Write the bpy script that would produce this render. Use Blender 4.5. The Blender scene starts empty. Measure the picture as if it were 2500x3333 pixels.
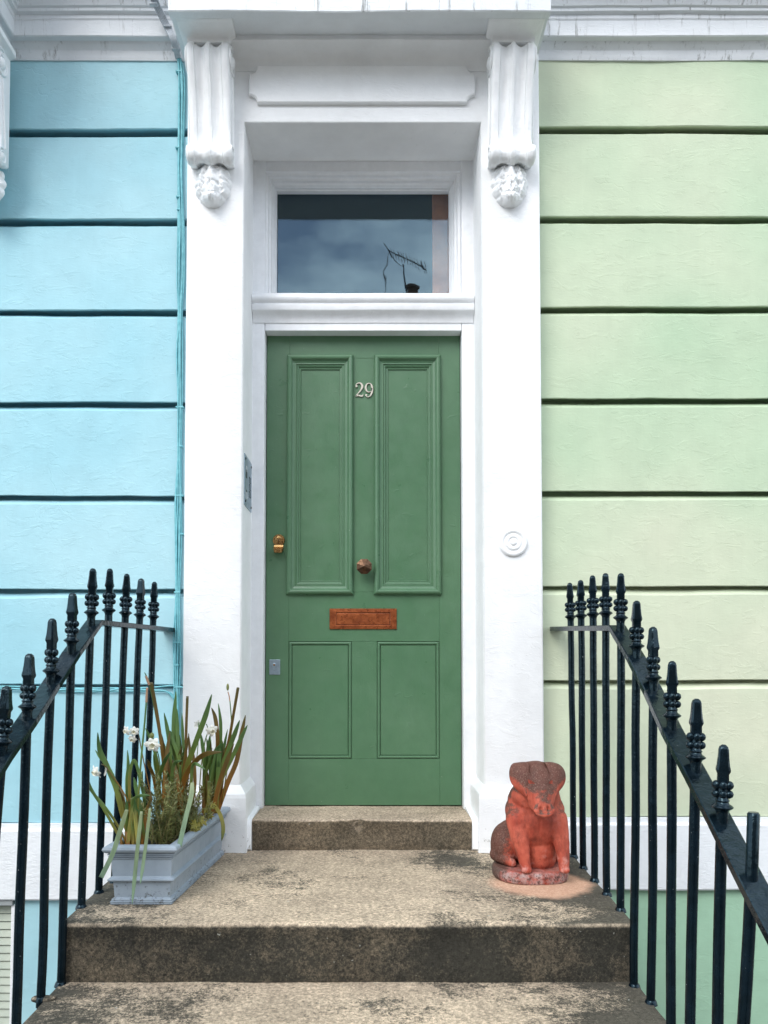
import bpy, bmesh, math, random
from mathutils import Vector, Matrix, noise as mnoise
R = math.radians
random.seed(7)
scene = bpy.context.scene
COL = scene.collection

# ------------------------------------------------------------------ camera, world, sun, exposure
EYE = 1.5985                       # lens height above the pavement
FPX, PU, PV, PITCH = 2500.0, 1210.0, 2063.0, R(2.0)
cam_d = bpy.data.cameras.new('camera'); cam = bpy.data.objects.new('camera', cam_d); COL.objects.link(cam)
cam.location = (0, 0, EYE); cam.rotation_euler = (R(90) + PITCH, 0, 0)
cam_d.sensor_fit = 'VERTICAL'; cam_d.sensor_height = 36; cam_d.lens = FPX / 3333 * 36
cam_d.shift_y = (PV - 1666.5) / 3333; cam_d.shift_x = (1250 - PU) / 3333
cam_d.clip_start = .02; cam_d.clip_end = 400
scene.camera = cam

SUN_EL, SUN_AZ = R(43), R(212)     # azimuth measured clockwise from +Y; the street side is -Y
world = bpy.data.worlds.new('World'); scene.world = world; world.use_nodes = True
wn, wl = world.node_tree.nodes, world.node_tree.links
wn.clear()
wo = wn.new('ShaderNodeOutputWorld'); bg = wn.new('ShaderNodeBackground'); bg.inputs['Strength'].default_value = .138
sky = wn.new('ShaderNodeTexSky'); sky.sky_type = 'NISHITA'; sky.sun_disc = False
sky.sun_elevation = SUN_EL; sky.sun_rotation = SUN_AZ; sky.air_density = 1.0; sky.dust_density = .6
tc = wn.new('ShaderNodeTexCoord')
mp = wn.new('ShaderNodeMapping'); mp.inputs['Scale'].default_value = (1, 1, 2.2); mp.inputs['Location'].default_value = (.9, .35, .2)
cn = wn.new('ShaderNodeTexNoise'); cn.inputs['Scale'].default_value = 3.4; cn.inputs['Detail'].default_value = 8; cn.inputs['Roughness'].default_value = .55
cr = wn.new('ShaderNodeValToRGB'); cr.color_ramp.elements[0].position = .42; cr.color_ramp.elements[1].position = .62
cr.color_ramp.elements[0].color = (.03, .03, .03, 1)
mx = wn.new('ShaderNodeMixRGB'); mx.inputs[2].default_value = (14.5, 15.2, 16.0, 1)
wl.new(tc.outputs['Generated'], mp.inputs[0]); wl.new(mp.outputs[0], cn.inputs['Vector']); wl.new(cn.outputs['Fac'], cr.inputs[0])
wl.new(cr.outputs[0], mx.inputs[0]); wl.new(sky.outputs[0], mx.inputs[1]); wl.new(mx.outputs[0], bg.inputs[0]); wl.new(bg.outputs[0], wo.inputs[0])

sun_d = bpy.data.lights.new('sun', 'SUN'); sun_d.energy = 1.35; sun_d.angle = R(32); sun_d.color = (1, .965, .91)
sun = bpy.data.objects.new('sun', sun_d); COL.objects.link(sun)
sd = Vector((math.sin(SUN_AZ) * math.cos(SUN_EL), math.cos(SUN_AZ) * math.cos(SUN_EL), math.sin(SUN_EL)))
sun.rotation_euler = (-sd).to_track_quat('-Z', 'Y').to_euler()
vs = scene.view_settings
vs.view_transform = 'Standard'; vs.look = 'None'; vs.gamma = 1; vs.use_curve_mapping = False; vs.exposure = 0.71
scene.render.engine = 'CYCLES'
scene.cycles.max_bounces = 8; scene.cycles.diffuse_bounces = 5; scene.cycles.transparent_max_bounces = 12

# ------------------------------------------------------------------ measuring helpers (photo pixel -> metres)
CT, ST = math.cos(PITCH), math.sin(PITCH)
def ray(u, v):
    a, b = (u - PU) / FPX, -(v - PV) / FPX
    return Vector((a, CT - b * ST, ST + b * CT))
def P(u, v, Y):
    d = ray(u, v); t = Y / d.y
    return Vector((d.x * t, Y, EYE + d.z * t))
def G(u, v, z):
    d = ray(u, v); t = (z - EYE) / d.z
    return Vector((d.x * t, d.y * t, z))
def X(u, v, Y): return P(u, v, Y).x
def Z(v, Y): return P(PU, v, Y).z

# ------------------------------------------------------------------ materials
def nt(name):
    m = bpy.data.materials.new(name); m.use_nodes = True
    t = m.node_tree; b = t.nodes['Principled BSDF']
    return m, t.nodes, t.links, b
def noise_n(n, l, vec, scale, detail=4, rough=.55, stretch=None, dist=0):
    if stretch is not None:
        mm = n.new('ShaderNodeMapping'); mm.inputs['Scale'].default_value = stretch; l.new(vec, mm.inputs[0]); vec = mm.outputs[0]
    t = n.new('ShaderNodeTexNoise'); t.inputs['Scale'].default_value = scale; t.inputs['Detail'].default_value = detail
    t.inputs['Roughness'].default_value = rough; t.inputs['Distortion'].default_value = dist
    l.new(vec, t.inputs['Vector']); return t.outputs['Fac']
def ramp(n, l, fac, p0, p1, c0=(0, 0, 0, 1), c1=(1, 1, 1, 1)):
    r = n.new('ShaderNodeValToRGB'); e = r.color_ramp.elements
    e[0].position, e[1].position = p0, p1; e[0].color, e[1].color = c0, c1
    l.new(fac, r.inputs[0]); return r.outputs[0]
def mix(n, l, fac, a, b, mode='MIX'):
    m = n.new('ShaderNodeMixRGB'); m.blend_type = mode
    for i, s in ((0, fac), (1, a), (2, b)):
        if hasattr(s, 'is_linked'): l.new(s, m.inputs[i])
        elif i == 0: m.inputs[0].default_value = s
        else: m.inputs[i].default_value = (*s[:3], 1)
    return m.outputs[0]
def mth(n, l, op, a, b=None, clamp=False):
    m = n.new('ShaderNodeMath'); m.operation = op; m.use_clamp = clamp
    for i, s in ((0, a), (1, b)):
        if s is None: continue
        if hasattr(s, 'is_linked'): l.new(s, m.inputs[i])
        else: m.inputs[i].default_value = s
    return m.outputs[0]
def bump(n, l, b, h, strength, dist):
    u = n.new('ShaderNodeBump'); u.inputs['Strength'].default_value = strength; u.inputs['Distance'].default_value = dist
    l.new(h, u.inputs['Height'])
    if b.inputs['Normal'].links: l.new(b.inputs['Normal'].links[0].from_socket, u.inputs['Normal'])
    l.new(u.outputs[0], b.inputs['Normal'])
def pos(n): return n.new('ShaderNodeNewGeometry').outputs['Position']
def facing(n, l):
    g = n.new('ShaderNodeNewGeometry'); s = n.new('ShaderNodeSeparateXYZ'); l.new(g.outputs['Normal'], s.inputs[0]); return s.outputs['Z']
def xyz(n, l):
    s = n.new('ShaderNodeSeparateXYZ'); l.new(pos(n), s.inputs[0]); return s.outputs

def masonry_paint(name, col, col2, rough=.55, amt=.7, scale=1.1, streaks=0, chips=0, fine=1.0, lum=1.0):
    m, n, l, b = nt(name); p = pos(n)
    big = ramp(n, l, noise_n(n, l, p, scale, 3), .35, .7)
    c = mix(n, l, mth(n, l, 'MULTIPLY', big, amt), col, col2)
    mot = ramp(n, l, noise_n(n, l, p, 9, 6, .65), .3, .75, (.93, .93, .93, 1), (1.03, 1.03, 1.03, 1))
    c = mix(n, l, 1.0, c, mot, 'MULTIPLY')
    # hairline scuffs and small knocks
    sc = ramp(n, l, noise_n(n, l, p, 26, 5, .6, (1, 1, 2.6), 1.5), .70, .735)
    c = mix(n, l, mth(n, l, 'MULTIPLY', sc, .28), c, (col[0] * .45, col[1] * .48, col[2] * .48))
    if streaks:
        s = ramp(n, l, noise_n(n, l, p, 42, 5, .75, (1, 1, .09)), .56, .70)
        s2 = ramp(n, l, noise_n(n, l, p, 3.5, 4, .6), .42, .62)
        vert = ramp(n, l, mth(n, l, 'ABSOLUTE', facing(n, l)), .5, .9, (1, 1, 1, 1), (0, 0, 0, 1)); s = mth(n, l, 'MULTIPLY', mth(n, l, 'MULTIPLY', mth(n, l, 'MULTIPLY', s, s2), vert), streaks, True)
        c = mix(n, l, s, c, (.10, .105, .09))
    if chips:
        ch = ramp(n, l, noise_n(n, l, p, 38, 7, .7), .60, .64)
        z = xyz(n, l)['Z']
        low = ramp(n, l, mth(n, l, 'MULTIPLY', mth(n, l, 'SUBTRACT', z, EYE - .76), 5.0), .0, .75, (1, 1, 1, 1), (0, 0, 0, 1))
        c = mix(n, l, mth(n, l, 'MULTIPLY', mth(n, l, 'MULTIPLY', ch, low), chips, True), c, (.16, .15, .12))
    l.new(c, b.inputs['Base Color']); b.inputs['Roughness'].default_value = rough
    b.inputs['Specular IOR Level'].default_value = .35
    # hairline cracks and lifted paint, only in patches
    wp = n.new('ShaderNodeVectorMath'); wp.operation = 'ADD'; nn = n.new('ShaderNodeTexNoise'); nn.inputs['Scale'].default_value = 4; nn.inputs['Detail'].default_value = 6; l.new(p, nn.inputs['Vector'])
    vs_ = n.new('ShaderNodeVectorMath'); vs_.operation = 'SCALE'; vs_.inputs['Scale'].default_value = .35; l.new(nn.outputs['Color'], vs_.inputs[0]); l.new(p, wp.inputs[0]); l.new(vs_.outputs[0], wp.inputs[1])
    vo = n.new('ShaderNodeTexVoronoi'); vo.feature = 'DISTANCE_TO_EDGE'; vo.inputs['Scale'].default_value = 2.6; l.new(wp.outputs[0], vo.inputs['Vector'])
    ck = mth(n, l, 'MULTIPLY', ramp(n, l, vo.outputs['Distance'], .0, .007, (1, 1, 1, 1), (0, 0, 0, 1)), ramp(n, l, noise_n(n, l, p, 1.9, 3), .60, .66))
    bump(n, l, b, mth(n, l, 'SUBTRACT', 1.0, ck), .4, .0022)
    bump(n, l, b, ramp(n, l, noise_n(n, l, p, 12, 6, .62, (1, 1, 2.2), 1.0), .55, .60), .30, .0016)
    bump(n, l, b, noise_n(n, l, p, 5, 3), .30, .012)
    bump(n, l, b, noise_n(n, l, p, 40, 5, .6, (1, 1, 3)), .32 * fine, .0022)
    bump(n, l, b, noise_n(n, l, p, 210, 3), .25 * fine, .0010)
    return m

WHITE = masonry_paint('white_masonry_paint', (.86, .875, .88), (.83, .85, .865), .5, .6, chips=.9)
WHITE_DIRTY = masonry_paint('weathered_white_paint', (.76, .79, .81), (.68, .71, .74), .6, .8, streaks=1.15)
WHITE_ROUGH = masonry_paint('rough_white_render', (.80, .83, .85), (.74, .78, .81), .7, .6, fine=2.6)
BLUE = masonry_paint('pale_blue_masonry_paint', (.325, .595, .675), (.43, .67, .73), .55, .9)
GREENW = masonry_paint('pale_green_masonry_paint', (.41, .565, .385), (.66, .66, .51), .55, 1.0, .55)  # cream second tone paints a warm glow into the green, as noise patches
GREENB = masonry_paint('green_basement_paint', (.33, .54, .39), (.37, .58, .42), .55, .8)

def timber_paint(name, col, col2, rough=.33, wood=.35):
    m, n, l, b = nt(name); p = pos(n)
    c = mix(n, l, ramp(n, l, noise_n(n, l, p, 1.6, 3), .35, .7), col, col2)
    c = mix(n, l, 1.0, c, ramp(n, l, noise_n(n, l, p, 22, 5, .65), .3, .8, (.93, .93, .93, 1), (1.05, 1.05, 1.05, 1)), 'MULTIPLY')
    l.new(c, b.inputs['Base Color'])
    l.new(ramp(n, l, noise_n(n, l, p, 14, 5), .3, .7, (rough - .06,) * 3 + (1,), (rough + .16,) * 3 + (1,)), b.inputs['Roughness'])
    bump(n, l, b, noise_n(n, l, p, 9, 3, .5, (1, 1, .35)), .35, .004)
    bump(n, l, b, noise_n(n, l, p, 130, 3, .6, (1, 1, .08)), wood, .0006)
    fl_ = ramp(n, l, noise_n(n, l, p, 150, 2, .4), .80, .815); l.new(mix(n, l, mth(n, l, 'MULTIPLY', fl_, .6), c, (.6, .62, .58)), b.inputs['Base Color'])
    dents = ramp(n, l, noise_n(n, l, p, 21, 2, .4, (1, 1, 1.8), 1.2), .68, .76)
    bump(n, l, b, dents, .35, .0012)
    bump(n, l, b, noise_n(n, l, p, 420, 2), .12, .0005)
    return m
DOORG = timber_paint('green_door_gloss', (.068, .160, .083), (.094, .190, .106), .33, .7)
TRIM = timber_paint('white_gloss_trim', (.83, .845, .865), (.80, .82, .845), .36, .5)
LEADP = timber_paint('lead_grey_planter', (.225, .285, .345), (.31, .365, .42), .42, .2)
def planter_dirt(m):
    n, l = m.node_tree.nodes, m.node_tree.links; b = n['Principled BSDF']; p = pos(n); s = xyz(n, l)
    src = b.inputs['Base Color'].links[0].from_socket
    low = ramp(n, l, mth(n, l, 'SUBTRACT', s['Z'], EYE - .7485), .0, .085, (1, 1, 1, 1), (0, 0, 0, 1))
    d = ramp(n, l, mth(n, l, 'ADD', noise_n(n, l, p, 55, 7, .78), mth(n, l, 'MULTIPLY', low, .10)), .615, .69)
    d2 = ramp(n, l, noise_n(n, l, p, 12, 6, .7), .42, .72)
    c = mix(n, l, mth(n, l, 'MULTIPLY', d2, .35), src, (.36, .42, .48))
    c = mix(n, l, mth(n, l, 'MULTIPLY', d, .8), c, (.05, .05, .04)); l.new(c, b.inputs['Base Color'])
planter_dirt(LEADP)

def metal(name, col, col2, rough=.35, sc=60, metallic=1.0, b_=.3):
    m, n, l, b = nt(name); p = pos(n)
    c = mix(n, l, ramp(n, l, noise_n(n, l, p, sc, 5, .65), .38, .66), col, col2)
    l.new(c, b.inputs['Base Color']); b.inputs['Metallic'].default_value = metallic
    l.new(ramp(n, l, noise_n(n, l, p, sc * 1.7, 4), .3, .7, (rough - .08,) * 3 + (1,), (rough + .15,) * 3 + (1,)), b.inputs['Roughness'])
    bump(n, l, b, noise_n(n, l, p, sc * 3, 3), b_, .0006); return m
COPPER = metal('worn_copper', (.50, .15, .055), (.30, .08, .032), .30, 40, .8)
BRASS = metal('polished_brass', (.52, .33, .14), (.30, .17, .07), .25, 120, 1.0, .15)
BRONZE = metal('dark_bronze', (.070, .038, .022), (.13, .075, .048), .34, 90, .9, .2)
STEEL = metal('brushed_steel', (.34, .44, .52), (.42, .52, .60), .36, 70, .85, .15)
PEWTER = metal('pale_metal_numeral', (.62, .58, .50), (.50, .46, .40), .4, 200, .6, .1)

def iron_mat():
    m, n, l, b = nt('black_gloss_ironwork'); p = pos(n)
    c = mix(n, l, ramp(n, l, noise_n(n, l, p, 25, 4), .35, .7), (.0015, .0042, .0065), (.004, .0095, .015))
    sp = ramp(n, l, noise_n(n, l, p, 170, 2, .5), .765, .79)
    c = mix(n, l, sp, c, (.5, .52, .52))
    l.new(c, b.inputs['Base Color']); b.inputs['Roughness'].default_value = .15; b.inputs['Specular IOR Level'].default_value = .34; b.inputs['Specular Tint'].default_value = (.55, .85, 1, 1)
    bump(n, l, b, noise_n(n, l, p, 45, 4, .6), .6, .0028)
    bump(n, l, b, noise_n(n, l, p, 260, 3), .35, .0006); return m
IRON = iron_mat()

def stone(name, light, dark, riser_dark, kind='step'):
    m, n, l, b = nt(name); p = pos(n); s = xyz(n, l)
    grain = noise_n(n, l, p, 105, 9, .92)
    gj = mth(n, l, 'MULTIPLY', mth(n, l, 'SUBTRACT', grain, .5), 1.5)
    fineg = ramp(n, l, grain, .40, .60)
    blot = noise_n(n, l, p, 3.2, 7, .66)
    streak = noise_n(n, l, p, 7.0, 6, .7, (.55, 1.6, 1.6))
    speck = ramp(n, l, noise_n(n, l, p, 75, 5, .75), .46, .56)
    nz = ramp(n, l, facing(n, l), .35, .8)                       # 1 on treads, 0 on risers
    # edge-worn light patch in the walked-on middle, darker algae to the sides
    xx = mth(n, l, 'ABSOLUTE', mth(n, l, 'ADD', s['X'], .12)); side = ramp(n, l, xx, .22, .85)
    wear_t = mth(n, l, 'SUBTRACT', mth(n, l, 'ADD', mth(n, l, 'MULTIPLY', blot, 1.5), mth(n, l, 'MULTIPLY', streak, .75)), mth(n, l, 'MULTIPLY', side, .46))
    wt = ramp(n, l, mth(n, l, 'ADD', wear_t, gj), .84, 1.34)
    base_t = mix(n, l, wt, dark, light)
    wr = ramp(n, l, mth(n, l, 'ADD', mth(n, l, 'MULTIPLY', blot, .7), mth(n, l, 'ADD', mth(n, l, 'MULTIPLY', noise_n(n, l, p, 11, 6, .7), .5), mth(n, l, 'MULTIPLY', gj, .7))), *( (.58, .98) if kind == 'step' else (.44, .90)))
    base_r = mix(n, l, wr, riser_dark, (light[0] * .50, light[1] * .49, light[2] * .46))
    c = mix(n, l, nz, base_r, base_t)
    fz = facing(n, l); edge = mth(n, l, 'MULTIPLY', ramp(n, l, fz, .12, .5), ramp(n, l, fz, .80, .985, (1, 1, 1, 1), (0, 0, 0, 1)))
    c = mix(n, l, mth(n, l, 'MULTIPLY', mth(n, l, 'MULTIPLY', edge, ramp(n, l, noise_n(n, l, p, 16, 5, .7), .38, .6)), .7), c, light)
    c = mix(n, l, 1.0, c, ramp(n, l, grain, .40, .60, (.38, .38, .37, 1), (1.6, 1.55, 1.46, 1)), 'MULTIPLY')
    c = mix(n, l, mth(n, l, 'MULTIPLY', mth(n, l, 'SUBTRACT', 1.0, speck), .30), c, (.045, .042, .034))
    c = mix(n, l, 1.0, c, ramp(n, l, noise_n(n, l, p, 2.1, 6, .72), .34, .60, (.74, .73, .72, 1), (1.22, 1.20, 1.17, 1)), 'MULTIPLY')
    lich = ramp(n, l, noise_n(n, l, p, 48, 3, .5), .735, .755)
    c = mix(n, l, mth(n, l, 'MULTIPLY', lich, .7), c, (.42, .42, .37))
    if kind == 'step':
        # pale terracotta-washed ring worn round the pig's foot
        dx = mth(n, l, 'MULTIPLY', mth(n, l, 'SUBTRACT', s['X'], PIGC[0] + .006), 1.0)
        dy = mth(n, l, 'MULTIPLY', mth(n, l, 'SUBTRACT', s['Y'], PIGC[1] - .062), 1.02)
        rr = mth(n, l, 'SQRT', mth(n, l, 'ADD', mth(n, l, 'MULTIPLY', dx, dx), mth(n, l, 'MULTIPLY', dy, dy)))
        rr = mth(n, l, 'ADD', rr, mth(n, l, 'MULTIPLY', mth(n, l, 'ADD', mth(n, l, 'SUBTRACT', noise_n(n, l, p, 11, 8, .8), .5), mth(n, l, 'MULTIPLY', gj, .25)), .10))
        ring = ramp(n, l, rr, .145, .185, (1, 1, 1, 1), (0, 0, 0, 1))
        ring = mth(n, l, 'MULTIPLY', ring, nz)
        ring = mth(n, l, 'MULTIPLY', ring, ramp(n, l, s['Z'], EYE - .80, EYE - .78))
        c = mix(n, l, mth(n, l, 'MULTIPLY', ring, .85), c, mix(n, l, fineg, (.50, .27, .17), (.72, .48, .34)))
    l.new(c, b.inputs['Base Color']); b.inputs['Roughness'].default_value = .88; b.inputs['Specular IOR Level'].default_value = .25
    bump(n, l, b, blot, .35, .012)
    bump(n, l, b, grain, .7, .003)
    bump(n, l, b, noise_n(n, l, p, 60, 6, .75), .5, .004)
    return m
PIGC = Vector((G(1742, 2884, EYE - .7485).x * 1.035, G(1742, 2884, EYE - .7485).y + .097, EYE - .7485))
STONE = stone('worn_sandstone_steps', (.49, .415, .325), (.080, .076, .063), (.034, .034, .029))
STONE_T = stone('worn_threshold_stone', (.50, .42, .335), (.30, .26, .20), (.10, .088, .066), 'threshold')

def simple(name, col, rough=.6, bs=60, bst=.3, bd=.002, col2=None, metallic=0):
    m, n, l, b = nt(name); p = pos(n)
    c = mix(n, l, ramp(n, l, noise_n(n, l, p, bs * .3, 5, .6), .35, .7), col, col2 or tuple(x * .8 for x in col))
    l.new(c, b.inputs['Base Color']); b.inputs['Roughness'].default_value = rough; b.inputs['Metallic'].default_value = metallic
    bump(n, l, b, noise_n(n, l, p, bs, 4), bst, bd); return m
CABLE_BLUE = simple('blue_painted_cable', (.22, .56, .62), .5, 120, .2, .001, (.12, .40, .46))
CABLE_GREY = simple('grey_cable_sheath', (.50, .54, .58), .5, 120, .2, .001, (.34, .37, .40))
ASPHALT = simple('asphalt', (.05, .05, .052), .9, 300, .5, .004)
PAVING = simple('paving_stone', (.17, .165, .155), .85, 200, .4, .002)
BRICKY = simple('london_stock_brick', (.30, .20, .13), .85, 60, .4, .004)
SLATE = simple('roof_slate', (.07, .075, .085), .6, 40, .3, .003)
DARK = simple('dark_hall_paint', (.025, .022, .022), .8)
WOODIN = simple('warm_wood_panel', (.85, .28, .12), .5, 50, .2, .002, (.55, .16, .07))
SOIL = simple('dark_potting_soil', (.035, .026, .018), .95, 90, 1.0, .012, (.012, .009, .007))
SHUTTER = simple('sage_shutter_paint', (.46, .50, .42), .6, 60, .2, .001, (.40, .45, .38))
GREYBOARD = simple('grey_board', (.33, .36, .37), .7)
BLACKM = simple('black_recess', (.01, .01, .012), .5)
DARKLINE = simple('engraved_line', (.03, .04, .045), .5)
ALU = simple('aerial_metal', (.12, .12, .13), .5, metallic=.6)
CLAYPOT = simple('clay_chimney_pot', (.16, .09, .06), .8)

def glass_mat():
    m, n, l, b = nt('window_glass'); n.remove(b)
    o = n['Material Output']; tr = n.new('ShaderNodeBsdfTransparent'); gl = n.new('ShaderNodeBsdfGlossy')
    tr.inputs[0].default_value = (.80, .84, .84, 1); gl.inputs['Roughness'].default_value = .012; gl.inputs['Color'].default_value = (.62, .86, 1, 1)
    g_ = n.new('ShaderNodeNewGeometry'); vm = n.new('ShaderNodeVectorMath'); vm.operation = 'DOT_PRODUCT'; l.new(g_.outputs['Incoming'], vm.inputs[0]); l.new(g_.outputs['Normal'], vm.inputs[1])
    c5 = mth(n, l, 'POWER', mth(n, l, 'SUBTRACT', 1.0, mth(n, l, 'ABSOLUTE', vm.outputs['Value'])), 5.0)
    class _F: outputs = [mth(n, l, 'ADD', mth(n, l, 'MULTIPLY', c5, .9), .072, True)]
    fr = _F
    mxs = n.new('ShaderNodeMixShader'); p = pos(n)
    bu = n.new('ShaderNodeBump'); bu.inputs['Strength'].default_value = .10; bu.inputs['Distance'].default_value = .004
    l.new(noise_n(n, l, p, 5, 2), bu.inputs['Height']); l.new(bu.outputs[0], gl.inputs['Normal'])
    l.new(fr.outputs[0], mxs.inputs[0]); l.new(tr.outputs[0], mxs.inputs[1]); l.new(gl.outputs[0], mxs.inputs[2]); l.new(mxs.outputs[0], o.inputs[0])
    return m
GLASS = glass_mat()

def leaf_mat(name, base, mid, tip, rough=.45):
    m, n, l, b = nt(name); a = n.new('ShaderNodeAttribute'); a.attribute_name = 'along'
    r = n.new('ShaderNodeValToRGB'); e = r.color_ramp.elements
    e[0].position = 0; e[0].color = (*base, 1); e[1].position = 1; e[1].color = (*tip, 1)
    k = e.new(.45); k.color = (*mid, 1); l.new(a.outputs['Fac'], r.inputs[0])
    v = ramp(n, l, noise_n(n, l, pos(n), 60, 4, .6, (1, 1, .2)), .3, .75, (.72, .72, .72, 1), (1.2, 1.2, 1.2, 1))
    c = mix(n, l, 1.0, r.outputs[0], v, 'MULTIPLY')
    l.new(c, b.inputs['Base Color']); b.inputs['Roughness'].default_value = rough
    try: b.inputs['Subsurface Weight'].default_value = 0
    except Exception: pass
    bump(n, l, b, noise_n(n, l, pos(n), 260, 2, .5, (1, 1, .05)), .4, .0008); return m
LEAF_G = leaf_mat('daffodil_leaf_green', (.26, .15, .022), (.12, .20, .04), (.070, .165, .055))
LEAF_B = leaf_mat('daffodil_leaf_browned', (.30, .12, .015), (.19, .10, .016), (.085, .075, .02))
LEAF_P = leaf_mat('daffodil_leaf_pale', (.25, .30, .15), (.22, .30, .16), (.17, .27, .18))
LEAF_Y = leaf_mat('yellowing_leaf', (.36, .30, .06), (.30, .28, .06), (.12, .16, .05))
PAPERY = simple('dry_papery_sheath', (.42, .26, .17), .8, 200, .4, .001, (.30, .15, .09))
PETAL = simple('white_petal', (.84, .84, .80), .6, 200, .3, .001, (.78, .79, .72))
CORONA = simple('cream_corona', (.80, .78, .62), .6, 200, .4, .001)
BUDG = simple('green_brown_bud', (.16, .18, .05), .6, 200, .3, .001)
ROSEMARY = simple('rosemary_needle', (.22, .235, .075), .5, 60, .2, .001, (.075, .095, .03))
ROSE_STEM = simple('rosemary_stem', (.24, .20, .08), .7, 200, .3, .001)
IVYL = simple('ivy_leaf', (.26, .22, .035), .5, 90, .3, .002, (.11, .13, .03))

def terracotta():
    m, n, l, b = nt('weathered_terracotta'); p = pos(n); s = xyz(n, l)
    base = mix(n, l, ramp(n, l, noise_n(n, l, p, 13, 5, .6), .35, .68), (.33, .042, .020), (.56, .125, .072))
    bloom = ramp(n, l, noise_n(n, l, p, 20, 5, .6), .56, .70)
    low = ramp(n, l, s['Z'], EYE - .7485 + .05, EYE - .7485 + .13, (1, 1, 1, 1), (.0, .0, .0, 1))
    base = mix(n, l, mth(n, l, 'MULTIPLY', bloom, mth(n, l, 'ADD', mth(n, l, 'MULTIPLY', low, .6), .08)), base, (.66, .42, .37))
    foot = ramp(n, l, mth(n, l, 'SUBTRACT', s['Z'], EYE - .7485), .034, .046, (1, 1, 1, 1), (0, 0, 0, 1))
    base = mix(n, l, mth(n, l, 'MULTIPLY', foot, ramp(n, l, noise_n(n, l, p, 26, 7, .75), .36, .56)), base, (.36, .27, .255))
    base = mix(n, l, mth(n, l, 'MULTIPLY', foot, ramp(n, l, noise_n(n, l, p, 60, 7, .8), .50, .58)), base, (.07, .032, .026))
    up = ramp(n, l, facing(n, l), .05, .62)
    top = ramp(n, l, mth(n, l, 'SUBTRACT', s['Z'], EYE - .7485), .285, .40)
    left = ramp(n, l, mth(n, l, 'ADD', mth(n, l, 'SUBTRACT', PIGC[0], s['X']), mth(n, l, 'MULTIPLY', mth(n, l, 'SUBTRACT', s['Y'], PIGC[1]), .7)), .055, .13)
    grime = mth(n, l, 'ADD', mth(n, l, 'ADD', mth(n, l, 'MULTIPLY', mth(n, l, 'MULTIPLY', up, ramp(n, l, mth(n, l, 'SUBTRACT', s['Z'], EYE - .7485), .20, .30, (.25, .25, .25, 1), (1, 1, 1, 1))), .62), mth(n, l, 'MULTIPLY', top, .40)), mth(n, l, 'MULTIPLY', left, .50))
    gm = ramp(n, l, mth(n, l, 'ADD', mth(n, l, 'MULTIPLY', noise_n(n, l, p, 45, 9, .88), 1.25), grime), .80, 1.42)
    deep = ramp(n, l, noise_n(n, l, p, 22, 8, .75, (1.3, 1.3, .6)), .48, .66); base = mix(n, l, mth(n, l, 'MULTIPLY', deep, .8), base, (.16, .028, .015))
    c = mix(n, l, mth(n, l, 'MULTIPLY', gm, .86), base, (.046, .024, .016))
    sp = ramp(n, l, noise_n(n, l, p, 230, 5, .8), .52, .66)
    c = mix(n, l, mth(n, l, 'MULTIPLY', mth(n, l, 'MULTIPLY', sp, gm), .55), c, (.36, .25, .19))
    pit = ramp(n, l, noise_n(n, l, p, 120, 4, .6), .66, .72)
    c = mix(n, l, mth(n, l, 'MULTIPLY', pit, .7), c, (.06, .02, .015))
    l.new(c, b.inputs['Base Color']); b.inputs['Roughness'].default_value = .75
    bump(n, l, b, noise_n(n, l, p, 130, 5, .7), .5, .0025)
    bump(n, l, b, noise_n(n, l, p, 18, 4), .3, .006); return m
TERRA = terracotta()

# ------------------------------------------------------------------ object helpers
def tag(o, label=None, cat=None, group=None, kind=None):
    if label: o['label'] = label
    if cat: o['category'] = cat
    if group: o['group'] = group
    if kind: o['kind'] = kind
    return o
def empty(name, loc=(0, 0, 0)):
    o = bpy.data.objects.new(name, None); COL.objects.link(o); o.location = loc; o.empty_display_size = .05; return o
def link(name, me, mat, parent=None, smooth=False, auto=None):
    o = bpy.data.objects.new(name, me); COL.objects.link(o)
    if mat is not None and not me.materials:
        for mm in (mat if isinstance(mat, (list, tuple)) else [mat]): me.materials.append(mm)
    if smooth:
        for p in me.polygons: p.use_smooth = True
    if auto:
        try: me.set_sharp_from_angle(angle=R(auto))
        except Exception: pass
    if parent is not None:
        o.parent = parent; o.matrix_parent_inverse = Matrix.Translation(-Vector(parent_world(parent)))
    return o
def parent_world(p):
    v = Vector(p.location)
    q = p.parent
    if q is not None: v = v + (p.matrix_parent_inverse.translation if False else Vector((0, 0, 0)))
    return v if p.type == 'EMPTY' else Vector((0, 0, 0))
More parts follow.
